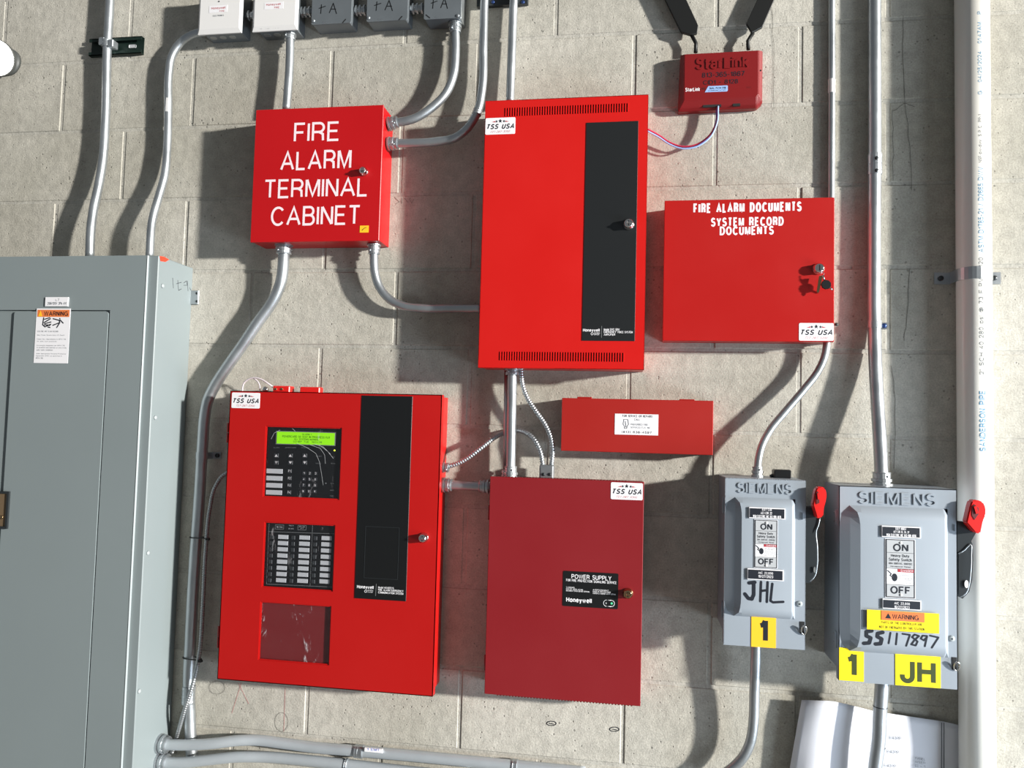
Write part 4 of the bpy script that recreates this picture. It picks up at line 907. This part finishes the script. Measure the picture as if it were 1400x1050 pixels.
# ------------------------------------------------------------------ 9 cellular communicator
d = .034
K = R4((929.5, 72.3), (1044.7, 65.8), (926.5, 148.8), (1043, 146), d)
ce = thing('alarm_communicator', 'small dark red plastic communicator box with two black antennas', 'communicator', ((K[0]+K[1])/2, 0, K[2]))
bm = nb(); x0, x1, z0, z1 = K; W_ = x1-x0; H_ = z1-z0
back = [(x0, z0), (x1-.014, z0+.002), (x1, z0+.014), (x1, z1), (x0+.004, z1)]
f1 = [(x0+.0035, z0+.006), (x1-.0155, z0+.008), (x1-.003, z0+.018), (x1-.002, z1-.002), (x0+.004, z1-.003)]
f2 = [(x0+.013, z0+.022), (x1-.016, z0+.024), (x1-.012, z0+.030), (x1-.012, z1-.004), (x0+.013, z1-.005)]
rings = []
for pts, yy_ in ((back, 0), (back, .018), (f1, .026), (f2, d)): rings.append([bm.verts.new((x, -yy_, z)) for x, z in pts])
for a, b in zip(rings, rings[1:]):
    for i in range(5): bm.faces.new((a[i], a[(i+1) % 5], b[(i+1) % 5], b[i]))
bm.faces.new(rings[0]); bm.faces.new(rings[-1])
bmesh.ops.recalc_face_normals(bm, faces=bm.faces)
bmesh.ops.bevel(bm, geom=list(bm.edges), offset=.0012, segments=2, affect='EDGES'); cb = obj('housing', bm, 'red_plastic', ce)
bm = nb(); text_into(bm, 'StarLink', RM(951.5, 78.5, 1024, 93.5, d), d-.0003, bold=.02, ext=.0022, res=3); obj('embossed_lettering', bm, 'red_plastic', cb)
writing([('813-365-1867', 960, 98.3, 1018, 104.8), ('CID1 - 8128', 961.5, 109, 1009, 114.8)], d+.0004, 'ink', cb, bold=.008, res=1)
bm = nb(); r = RM(966, 117.4, 995, 125.6, d); prism(bm, [(r[0]-.004, r[2]), (r[1]-.002, r[2]), (r[1], r[2]+.002), (r[1], r[3]-.001), (r[1]-.002, r[3]), (r[0]+.004, r[3])], d, d+.0005); bl = obj('sticker', bm, 'wire_light', cb)
writing([('DUAL PATH FIRE', 970, 119, 993, 121.6, dict(bold=.02)), ('COMMUNICATOR', 968, 122.8, 992, 124.2)], d+.0006, 'ink', bl, res=1)
writing([('StarLink', 937, 119.8, 957, 124.8)], d+.0002, 'sticker_white', cb, bold=.02, res=1)
writing([('FIRE', 958, 119.8, 965, 123), ('TEST', 1020, 118.7, 1027, 120.4)], d+.0002, 'red_dark', cb, bold=.02, res=1)
for px_, py_ in ((934.5, 101.8), (1040, 96.5)):
    bm = nb(); lathe(bm, P(px_, py_, .030), (0, -1, 0), [(0, .0018), (.0015, .0018)], 10); obj('screw_hole', bm, 'dark_gap', cb)
for a, b, yy_ in ((961, 986, 145), (1002, 1012, 143.5)):
    r = RM(a, yy_-2, b, yy_+1.2, .028); bm = nb(); slab(bm, r, .012, .0282); obj('cable_slot', bm, 'dark_gap', cb)
def antenna(stem, blade, dd_):
    q = [P(*p, dd_) for p in stem]; bm = nb(); tube(bm, q, .0048, 6); an = obj('antenna', bm, 'black_antenna', ce)
    pl_ = [P(*p, dd_) for p in blade]; bm = nb(); prism(bm, [(p.x, p.z) for p in pl_], dd_-.005, dd_+.005)
    bmesh.ops.recalc_face_normals(bm, faces=bm.faces); bmesh.ops.bevel(bm, geom=list(bm.edges), offset=.0012, segments=1, affect='EDGES'); obj('blade', bm, 'black_antenna', an)
antenna([(951, 72), (951.5, 59), (944.5, 46)], [(884, -60), (910, -60), (954.5, 36), (953, 46.5), (944, 49), (931, 45), (904, -10)], .02)
antenna([(1023, 68), (1022.5, 56), (1029.5, 45)], [(1089, -60), (1063, -60), (1020, 33), (1027.5, 46), (1042, 38), (1063, -10)], .02)
# its three wires
for i, (m_, dx, dy, dz, nm) in enumerate((('wire_blue', 0, 0, 0, 'blue'), ('wire_red', 1.2, -2.2, .0045, 'red'), ('wire_light', 1.8, .6, .009, 'pale blue'))):
    pts = [(980+dx, 145, .02), (978.5+dx, 168, .022), (969+dx, 187+dy, .022), (953+dx*.5, 199.2+dy, .02), (934, 202.6+dy, .018), (915, 196.5+dy, .018), (900, 186.5+dy, .022), (884, 178+dy, .03)]
    bm = nb(); tube(bm, smooth_path([P(x, y, d_+dz) for x, y, d_ in pts], .006), .0021, 8)
    tag(obj('wire', bm, m_), '%s wire looping from the communicator to the bright red amplifier cabinet' % nm, 'wire')

# ------------------------------------------------------------------ 10 upper row of boxes
def wiring_box(x0, x1, yb, cover_m, body, label, cover_d, bevel, deep=.05):
    a, b = P(x0, yb, cover_d), P(x1, yb, cover_d); zb = (a.z+b.z)/2; zt_ = zb+(b.x-a.x)*1.02
    t = thing('wiring_box', label, 'wiring box', ((a.x+b.x)/2, 0, zb), 'wiring boxes along the top of the wall')
    return t, a.x, b.x, zb, zt_
for (x0, x1, yb, lab_, l1_, l2_, bxp) in ((269.5, 328.8, 45, 'white-faced wiring box nearest the left corner of the row', None, None, (284, 335)), (344, 405.3, 41, 'white-faced wiring box with handwritten line number, second in the row', 'LINE 150', None, (360, 410))):
    cdp = .062; t, xa, xb, zb, zt_ = wiring_box(x0, x1, yb, None, None, lab_, cdp, True)
    bi = .012; bm = nb()
    A_ = [(xa, zb), (xb, zb), (xb, zt_), (xa, zt_)]; B_ = [(xa+bi*.5, zb+bi), (xb-bi*.5, zb+bi), (xb-bi*.5, zt_-bi), (xa+bi*.5, zt_-bi)]
    r0 = [bm.verts.new((x, -cdp+.008, z)) for x, z in A_]; r1 = [bm.verts.new((x, -cdp+.004, z)) for x, z in A_]; r2 = [bm.verts.new((x, -cdp, z)) for x, z in B_]
    for a, b in ((r0, r1), (r1, r2)):
        for i in range(4): bm.faces.new((a[i], a[(i+1) % 4], b[(i+1) % 4], b[i]))
    bm.faces.new(r2); bm.faces.new(r0[::-1]); cv = obj('cover', bm, 'white_paint', t)
    bm = nb(); bx(bm, xa+.012, xb-.004, -cdp+.0085, 0, zb+.004, zt_-.004, .002); bd_ = obj('box', bm, 'box_grey', t)
    for k in range(3):
        bm = nb(); c = Vector((xa+.03+k*.028, -.03, zb+.004)); lathe(bm, c, (0, 0, -1), [(0, .0095), (.0006, .0095), (.0006, .0085)], 16); obj('knockout', bm, 'dull_zinc', bd_)
    mx_ = (x0+x1)/2
    if l1_ is None:
        r = RM(286, 7.5, 311, 17, cdp); bm = nb(); slab(bm, r, cdp, cdp+.0004); lb_ = obj('maker_label', bm, 'sticker_white', cv)
        writing([('Honeywell', 289, 9.3, 308, 13), ('FIRE', 300, 14, 307, 16)], cdp+.0005, 'print_red', lb_, res=1, bold=.02); writing([('ELECTRONICS', 291, 20.3, 306, 22.3)], cdp+.0002, 'print_grey', cv, res=1)
        screw(299.5, 2, cdp, cv, .002, 'dark_steel')
    else:
        r = RM(361.5, 3, 387.5, 12.5, cdp); bm = nb(); slab(bm, r, cdp, cdp+.0004); lb_ = obj('maker_label', bm, 'sticker_white', cv)
        writing([('Honeywell', 364, 4.5, 383.5, 8), ('FIRE', 375, 9, 382, 11.4)], cdp+.0005, 'print_red', lb_, res=1, bold=.02)
        writing([('LINE 150', 355.5, 34.3, 382, 39)], cdp-.002, 'ink', cv, res=1, bold=0)
for i, (x0, x1, yb) in enumerate(((425.6, 479.5, 32.5), (501, 556.5, 28.5), (579.5, 630, 25.5))):
    cdp = .055; t, xa, xb, zb, zt_ = wiring_box(x0, x1, yb, None, None, ['bare grey wiring box just right of the two white-faced ones', 'bare grey wiring box in the middle of the three bare ones', 'bare grey wiring box at the right end of the row'][i], cdp, False)
    bm = nb(); rslab(bm, (xa, xb, zb, zt_), cdp-.002, cdp, .005); cv = obj('cover', bm, 'box_grey', t)
    bm = nb(); bx(bm, xa+.001, xb-.001, -cdp+.0022, 0, zb+.001, zt_-.001, .003); obj('box', bm, 'box_grey', t)
    X_ = lambda f, y: (x0+(x1-x0)*f, y)
    strokes([[X_(.26, yb-26), X_(.24, yb-14)], [X_(.2, yb-21), X_(.36, yb-24)], [X_(.46, yb-15), X_(.56, yb-28), X_(.64, yb-14)], [X_(.5, yb-20), X_(.62, yb-20)]], .0022, cdp, 'black', cv, 'lettering')
    screw(x0+3 if i < 2 else x1-4, yb-4, cdp, cv, .0045)
    strokes([[(x1-11, yb-1.5), (x1-7, yb-6)] if i < 2 else [(x0+3, yb-5), (x0+8, yb-1)]], .003, cdp, 'dark_gap', cv, 'slot')
    strokes([[(x0+16, yb-2), (x0+21, yb-2)]], .0018, cdp, 'galvanised', cv, 'slot')
# nipples between the boxes
for k, (xa, xb, y) in enumerate(((327, 362, 22.5), (404, 428, 17.5), (478, 503, 15.5), (554, 582, 13))):
    a, b = P(xa, y, .028), P(xb, y+((yb-yb)), .028); b.z = a.z
    t = thing('conduit_nipple', 'short threaded nipple joining %s' % ['the two white-faced wiring boxes', 'a white-faced box and a bare wiring box', 'the first and second bare wiring boxes', 'the second and last bare wiring boxes'][k], 'fitting', a)
    bm = nb(); L_ = (b-a).length; lathe(bm, a, b-a, [(0, .010), (L_, .010)], 16); obj('pipe', bm, 'galvanised', t)
    for f in (.18, .42, .62, .84):
        bm = nb(); c = a+(b-a)*f; lathe(bm, c-(b-a).normalized()*.002, b-a, [(0, .0145), (.0045, .0145)], 8, False); obj('ring_nut', bm, 'galvanised', t)
a = P(634, 38, .004); bm = nb(); bx(bm, a.x-.004, a.x+.003, -.05, 0, a.z, a.z+.12, .001); tag(obj('bracket', bm, 'galvanised'), 'thin upright steel bracket beside the last bare wiring box', 'bracket')

# ------------------------------------------------------------------ 11 conduits
R34, R12, R1_ = .0117, .0090, .0148
cA = pipe('conduit', 'steel conduit clamped to the green channel, entering the grey panel top, leftmost', [(151.5, -25, .022), (150.5, 0, .022), (146.7, 67, .024), (144, 167, .024), (140.7, 217, .028), (135, 253, .035), (127.7, 287, .045), (124, 317, .052), (122.7, 352, .054)], R34)
st_ = thing('strut_channel', 'short dark green slotted channel on the wall behind the leftmost conduit', 'channel', P(158, 63, 0))
r = RM(122, 51.5, 193.5, 74.5, .012); x0, x1, z0, z1 = r
bm = nb(); bx(bm, x0, x1, -.002, 0, z0, z1); bx(bm, x0, x1, -.013, 0, z0, z0+.002); bx(bm, x0, x1, -.013, 0, z1-.002, z1)
bx(bm, x0, x1, -.013, -.011, z0, z0+.010); bx(bm, x0, x1, -.013, -.011, z1-.010, z1); obj('rail', bm, 'green_strut', st_)
bm = nb(); c = P(182, 63.5, .0022); bx(bm, c.x-.012, c.x+.010, -.0028, -.002, c.z-.005, c.z+.005, .002); obj('slot', bm, 'label_slot', st_)
c = P(146.8, 60, .024); ax = P(146.7, 75, .024)-c
band(cA, 'clamp', c, ax, R34, .02, k=1.2)
for sx in (-1, 1):
    bm = nb(); bx(bm, c.x+sx*.014-.006, c.x+sx*.014+.012, -.036, -.012, c.z-.011-sx*.004, c.z+.011-sx*.004, .002); q = obj('clamp_ear', bm, 'galvanised', cA)
cB = pipe('conduit', 'steel conduit bending from the first white-faced box down into the grey panel', [(283, 43.5, .03), (268, 45.5, .026), (247, 58, .022), (234.5, 78, .022), (231, 100, .022), (230, 150, .022), (228.7, 200, .023), (225, 240, .03), (216.7, 270, .04), (208.5, 300, .05), (204.5, 352, .054)], R34*.92)
bm = nb(); r = RM(226, 133, 230, 152, .034); bx(bm, r[0], r[1], -.0335, -.028, r[2], r[3], .001); obj('tape', bm, 'white_paint', cB)
cC = pipe('conduit', 'short steel conduit dropping from the second white-faced box to the terminal cabinet top', [(397, 40, .03), (396, 88, .032), (391.5, 151, .036)], R34*.95, c0=False)
connector(cC, P(396.8, 42, .03), P(396, 88, .032)-P(397, 42, .03), R34*.95)
cD = pipe('conduit', 'upper steel elbow conduit from last bare box into terminal cabinet side', [(622.5, 32, .028), (623, 74, .03), (620, 103, .034), (609.5, 128, .038), (590, 147.5, .042), (569, 161, .045), (531, 169.5, .045)], R34*.95, c0=True, c1=True)
cE = pipe('conduit', 'lower steel elbow conduit from overhead into terminal cabinet side', [(664, -25, .03), (662.5, 0, .03), (661, 63, .032), (659.5, 119, .034), (653, 152, .038), (639, 175.5, .042), (621, 189, .045), (598, 193.3, .045), (531, 196.5, .045)], R34*.95, c1=True)
band(cE, 'coupling', P(652.5, 153.5, .038), P(656, 141, .0365)-P(651, 158, .0385), R34*.95, .014, k=1.08)
cF = pipe('conduit', 'straight steel conduit entering the top of the bright red amplifier cabinet', [(703.5, -25, .025), (702.3, 0, .025), (700, 63, .027), (697.3, 141, .03)], R34*.95)
st_ = thing('strut_channel', 'dark channel end behind the two overhead conduits, cut by the top edge', 'channel', P(690, 0, 0))
r = RM(652, -14, 722, 7, .012); bm = nb(); bx(bm, r[0], r[1], -.013, 0, r[2], r[3], .001); obj('rail', bm, 'dark_steel', st_)
for px_ in (674, 715): screw(px_, 3, .013, st_, .005, 'blue_screw')
cG = pipe('conduit', 'thick steel conduit swooping from the terminal cabinet bottom down behind the control panel edge', [(388.4, 334, .04), (388, 350, .038), (387, 367, .036), (384.5, 384, .034), (378, 402, .032), (367.6, 420, .03), (353, 440, .03), (331.5, 472, .03), (309.6, 503, .03), (294, 527, .03), (284, 548, .03), (279.5, 572, .03), (277.5, 600, .03), (272.3, 686, .03), (266, 771, .03), (260.3, 879, .028), (258, 932, .026), (259.5, 980, .018), (262.5, 1038, .0155)], R1_, c0=True)
strap(cG, P(276.2, 623, .03), P(276, 640, .03)-P(277, 606, .03), R1_, 1, .03, ear=.024, scr='dark_steel')
band(cG, 'coupling', P(257.8, 950, .026), (0, 0, 1), R1_, .045, k=1.12)
cH = pipe('conduit', 'steel conduit elbow from the terminal cabinet bottom to the amplifier cabinet side', [(511.5, 334, .04), (511.3, 352, .038), (512, 370, .036), (518.5, 392, .034), (533, 409.5, .033), (552, 418.5, .033), (577, 421.5, .033), (620, 421.8, .033), (660, 421.8, .033)], R34*.95, c0=True)
cI = pipe('conduit', 'bright vertical steel conduit between the amplifier and power supply cabinets', [(700.5, 500, .048), (699.3, 575, .048), (697.8, 655, .048)], R34*1.02)
connector(cI, P(697.9, 654, .048), P(699.5, 560, .048)-P(698, 650, .048), R34*1.02, .03); connector(cI, P(700.4, 504, .048), P(699.5, 560, .048)-P(700.5, 500, .048), R34*1.02, .012)
cI2 = pipe('conduit', 'thin conduit half hidden behind the bright vertical one above the power supply cabinet', [(693.3, 500, .027), (691.3, 655, .027)], R12*.8)
connector(cI2, P(691.3, 652, .027), (0, 0, 1), R12*.8, .018)
cJ = pipe('conduit_nipple', 'short horizontal conduit joining the control panel to the power supply cabinet', [(600, 662.5, .04), (638, 664, .04), (674, 665.5, .04)], R34*1.0, cat='fitting', c0=False)
connector(cJ, P(606, 662.8, .04), (1, 0, 0), R34, .022); connector(cJ, P(668.5, 665.3, .04), (-1, 0, 0), R34, .024)
cK = pipe('conduit', 'thin steel conduit running from overhead down to the documents cabinet top', [(1137, -25, .0095), (1137, 0, .0095), (1137, 140, .0095), (1136.5, 275, .0095)], R12*.9)
bm = nb(); band(cK, 'tape', P(1137, 118, .0095), (0, 0, 1), R12*.9, .034, 'white_paint', 1.04); bm.free()
cL = pipe('conduit', 'thick vertical steel conduit feeding the top of the larger safety switch', [(1195.5, -25, .018), (1195.5, 0, .018), (1195.8, 214, .018), (1195, 350, .018), (1195.3, 440, .02), (1196.8, 500, .028), (1199.8, 555, .042), (1203.5, 615, .058), (1205.5, 662, .066)], R1_)
connector(cL, Vector((P(1205.3, 660, .065).x, -.065, R2[3]-.0005)), (0, 0, 1), R1_, .03)
band(cL, 'coupling', P(1195.9, 225, .018), (0, 0, 1), R1_, .05, k=1.1)
for y_ in (216, 233): screw(1198.5, y_, .034, cL, .0045, 'dark_steel')
strap(cL, P(1195.4, 444, .021), (0, 0, 1), R1_, 1, .021, ear=.02, L=.016)
cM = pipe('conduit', 'curved steel conduit from the documents cabinet down to the smaller safety switch', [(1131, 462, .03), (1130, 474, .03), (1126.5, 490, .03), (1118, 508, .031), (1099.5, 532, .034), (1074, 562, .04), (1051.5, 590, .046), (1041, 611, .052), (1036.5, 632, .058), (1035.3, 655, .062)], R12*.98)
connector(cM, Vector((P(1035.4, 653, .061).x, -.061, R1[3]-.0005)), (0, 0, 1), R12, .024)
cN = pipe('conduit', 'steel conduit below the smaller safety switch, curving away to the lower left', [(1034, 868, .06), (1033, 905, .056), (1031.5, 945, .05), (1030, 988, .046), (1026.5, 1012, .044), (1018, 1032, .042), (1004, 1048, .04), (985, 1062, .04)], R34)
cO = pipe('conduit', 'thick steel conduit below the larger safety switch, in front of the paper', [(1206.5, 920, .065), (1205.3, 940, .065), (1203, 975, .065), (1201, 1015, .066), (1197, 1045, .066), (1194, 1075, .066)], R1_)
for y_ in (966, 1021): band(cO, 'tape', P(1203.4 if y_ < 1000 else 1200.5, y_, .0652), (0.03, 0, 1), R1_, .0015, 'ink', 1.01)
# bottom pair out of the grey panel
cU = pipe('conduit', 'upper of the two horizontal conduits leaving the grey panel side at the bottom', [(214, 1017.3, .048), (256, 1018.5, .048), (293, 1016.3, .044), (322.6, 1012.6, .034), (348.6, 1011.8, .024), (385.7, 1016, .02), (423, 1021, .018), (488, 1026.5, .018), (571.5, 1034, .018), (701.5, 1046.5, .018), (800, 1056, .018)], R1_*.92, m='weathered_lit_zinc')
connector(cU, Vector((gx, -.048, P(230, 1018, .048).z)), (1, 0, 0), R1_*1.05, .024)
band(cU, 'coupling', P(491, 1027, .018), P(501, 1027.8, .018)-P(481, 1026, .018), R1_*.92, .022, k=1.2)
band(cU, 'coupling', P(704, 1046.8, .018), P(714, 1047.8, .018)-P(694, 1045.8, .018), R1_*.92, .012, k=1.15)
a, b = P(498, 1024, .034), P(523, 1026.5, .034); bm = nb(); bx(bm, a.x, b.x, -.0345, -.028, b.z-.0065, a.z+.003, .001); q = obj('sticker', bm, 'sticker_white', cU)
writing([('1 EMT', 502, 1023.2, 519, 1026.5)], .0347, 'wire_blue', q, res=1)
cV = pipe('conduit', 'lower of the two horizontal conduits leaving the grey panel side at the bottom', [(212, 1042, .048), (250, 1042.5, .048), (280, 1039.5, .044), (322.6, 1035, .034), (367, 1035.2, .024), (423, 1040, .02), (475, 1045.5, .018), (560, 1055, .018), (640, 1063, .018)], R1_*.92, m='weathered_lit_zinc')
connector(cV, Vector((gx, -.048, P(226, 1042, .048).z)), (1, 0, 0), R1_*1.05, .024)
band(cV, 'coupling', P(474, 1045.4, .018), P(484, 1046.6, .018)-P(464, 1044.4, .018), R1_*.92, .006, k=1.15)

# armoured cables
f1_ = flex('armoured_cable', 'armoured cable arching from the control panel side to the power supply cabinet top', [(611, 638, .05), (622, 635, .05), (634, 629.5, .05), (657, 613, .047), (676, 598.5, .03), (691, 591, .012), (706.7, 588.4, .014), (720, 592, .024), (731, 602, .036), (738.5, 617, .04), (742.5, 640, .04)], .0062)
connector(f1_, P(605, 639, .05), (1, 0, 0), .008, .016)
f2_ = flex('armoured_cable', 'armoured cable hanging from the amplifier cabinet bottom to the power supply cabinet top', [(712.5, 504, .04), (713, 513, .04), (714.5, 526, .04), (721.5, 545, .04), (732.5, 562, .04), (745, 580, .04), (752.5, 597, .042), (755.3, 614, .042), (753.5, 640, .042)], .0062)
dcn = thing('duplex_connector', 'twin-hole clamp holding both armoured cables on top of the power supply cabinet', 'fitting', P(747, 645, .042))
r = RM(737.3, 635.5, 757.3, 653.5, .05); bm = nb(); bx(bm, r[0], r[1], -.054, -.03, Q[3]-.0035, r[3], .004, 2); obj('clamp_body', bm, 'dull_zinc', dcn)
for px_ in (743, 751.5): screw(px_, 648.5, .054, dcn, .004, 'dark_steel')
f3_ = flex('armoured_cable', 'armoured cable running down from the control panel beside the thick conduit', [(312, 645.5, .045), (305, 650, .045), (295, 664, .048), (286.5, 698, .05), (281.5, 750, .05), (277, 836, .05), (273, 891, .05), (264, 934, .052), (251, 975, .044), (244, 1000, .023), (238, 1022, .009), (235, 1030, .008)], .0056, m='dull_zinc')
for (pa, pb, nm) in (((262, 734, .03), (283, 734, .05), 'upper'), ((253, 898, .03), (273, 898, .05), 'lower')):
    a, b = P(*pa), P(*pb); c0, c1 = P(pa[0]+7, pa[1], .03), b
    pts_ = []
    for i in range(17):
        an = 2*PI*i/16; u_ = math.cos(an); cx_, cy_ = ((a.x+.013), -.03) if u_ < 0 else (b.x-.004, -.048)
        rr = .0165 if u_ < 0 else .0075
        pts_.append(Vector((cx_+rr*u_, cy_+rr*math.sin(an)*1.0, a.z+(.002 if u_ > 0 else 0))))
    bm = nb(); tube(bm, pts_, .0015, 6, cap=False); bx(bm, b.x-.001, b.x+.010, -.058, -.050, a.z-.003, a.z+.003, .001)
    tag(obj('cable_tie', bm, 'black'), '%s black cable tie binding the armoured cable to the thick conduit' % nm, 'cable tie')

# ------------------------------------------------------------------ 12 white plastic pipe at right
top, bot = P(1325.5, 0, .045), P(1343, 1050, .045); xc = (top.x+bot.x)/2; rp = .0365
PD = .0385
pv = thing('plastic_pipe', 'white plastic drain pipe with printed lettering running the full height at right', 'pipe', (xc, -PD, FZ))
bm = nb(); tube(bm, [Vector((xc, -PD, FZ)), Vector((xc, -PD, 0)), Vector((xc, -PD, 1.42))], rp, 48); obj('pipe', bm, 'pvc_white', pv)
def pipe_text(s, y0, y1, hgt, ang, m, bold=.0, box=False):
    za, zb = P(1346, y0, .075).z, P(1346, y1, .075).z       # y0 lower (text start), y1 upper
    bm = nb(); text_into(bm, s, (0, zb-za, -hgt/2, hgt/2), 0, bold=bold, res=2, ext=0)
    for v in bm.verts:
        al, ac = v.co.x, v.co.z                     # along, across ; top of the letters faces left
        th = ang - ac/rp
        v.co = Vector((xc+(rp+.0004)*math.sin(th), -PD-(rp+.0004)*math.cos(th), za+al))
    return obj('lettering', bm, m, pv)
A0 = math.radians(3)
pipe_text('2" SCH 40 280 psi @ 73 F PVC 1120', 512, 352, .0105, A0, 'print_grey'); pipe_text('ASTM D1785-21 / D2665 DWV', 345, 228, .0105, A0, 'print_blue'); pipe_text('NSF-pw-dwv  S P C  PP-1', 222, 156, .008, A0, 'print_grey')
pipe_text('G', 129, 124, .008, A0, 'print_blue'); pipe_text('04/25/2024   01:47AM   P', 112, 15, .008, A0, 'print_blue'); pipe_text('SANDERSON PIPE', 617, 534, .012, A0, 'print_blue', .02)
strap(pv, Vector((xc, -PD, P(1325, 375, .05).z)), (0, 0, 1), rp, 1, PD, two=True, L=.028, ear=.036, scr='dark_steel')

# ------------------------------------------------------------------ 13 paper behind the conduit
def paper_depth(u_, j):
    dep = .016+.03*math.exp(-((u_-.15)/.17)**2)+.006*math.exp(-((u_-.75)/.14)**2)*(j/14)+.0015*math.sin(j*.5+u_*9)
    k = min(1, max(0, (u_-.8)/.16)); return dep*(1-k)+.003*k
N1, N2 = 26, 14; bm = nb(); grid = []
topl = [(1096, 957), (1137, 958.5), (1157, 962.5), (1193, 972), (1216, 975.5), (1290, 986.5), (1321, 993.5), (1340, 997)]
def top_at(x):
    for (a, b), (c, e) in zip(topl, topl[1:]):
        if x <= c: return b+(e-b)*(x-a)/(c-a)
    return topl[-1][1]
for j in range(N2+1):
    row = []
    for i in range(N1+1):
        u_ = i/N1; x = 1096+(1326-1096)*u_; y = top_at(x)+j*(1100-960)/N2
        xs_ = x-j*1.75*(1-u_)
        dep = paper_depth(u_, j)
        row.append(bm.verts.new(P(xs_, y, dep)))
    grid.append(row)
for j in range(N2):
    for i in range(N1): bm.faces.new((grid[j][i], grid[j][i+1], grid[j+1][i+1], grid[j+1][i])).smooth = True
bmesh.ops.recalc_face_normals(bm, faces=bm.faces); bmesh.ops.solidify(bm, geom=list(bm.faces), thickness=.0008)
pp = thing('paper_sheet', 'creased white drawing sheet tucked behind the thick conduit at lower right', 'paper', P(1200, 1040, .01)); sheet = obj('sheet', bm, 'paper', pp)
for xo in (0, 3.2):
    bm = nb()
    def pd_(x, y): return paper_depth((x-1096)/230, (y-top_at(x))/10)
    q = [P(1287.5+xo, 988+t_, pd_(1287.5+xo, 988+t_)+.0006) for t_ in (0, 8, 20, 32, 44, 56, 68)]
    tube(bm, q, .0008, 4); obj('printed_line', bm, 'print_grey', sheet)
bm = nb()
for (x, y) in ((1215, 1009), (1212, 1028), (1208, 1047)):
    e_ = paper_depth((x+8-1096)/230, (y-top_at(x))/10)+.0022
    text_into(bm, 'E-40-1P', RM(x, y-2, x+17, y+2, e_), e_, bold=.01, res=1)
e_ = paper_depth(.67, 5)+.003
for k in range(3): text_into(bm, ['PANEL', 'RISER', 'E-1'][k], RM(1251, 1036+k*5, 1265, 1039+k*5, e_), e_, bold=0, res=1)
obj('printed_lettering', bm, 'print_grey', sheet, kind='stuff')

# ------------------------------------------------------------------ 14 lamp at the left edge
lm = thing('wall_lamp', 'round lit lamp head cut off by the left edge of the picture', 'lamp', P(-6, 80, 0))
c = P(-4, 79, .05); ax = Vector((.25, -1, -.35)).normalized(); bm = nb()
lathe(bm, c-ax*.03, ax, [(0, .02), (.006, .036), (.02, .048), (.034, .051), (.037, .0505)], 32); obj('housing', bm, 'lamp_housing', lm)
bm = nb(); lathe(bm, c+ax*.0065, ax, [(0, .0485), (.006, .046), (.012, .034), (.015, .012), (.0155, .001)], 32); obj('lens', bm, 'lens_lit', lm)
bm = nb(); a = c-ax*.028; lathe(bm, (a.x, 0, a.z), (0, -1, 0), [(0, .04), (.01, .04), (.012, .02), (abs(a.y), .018)], 24); obj('mount', bm, 'lamp_housing', lm)
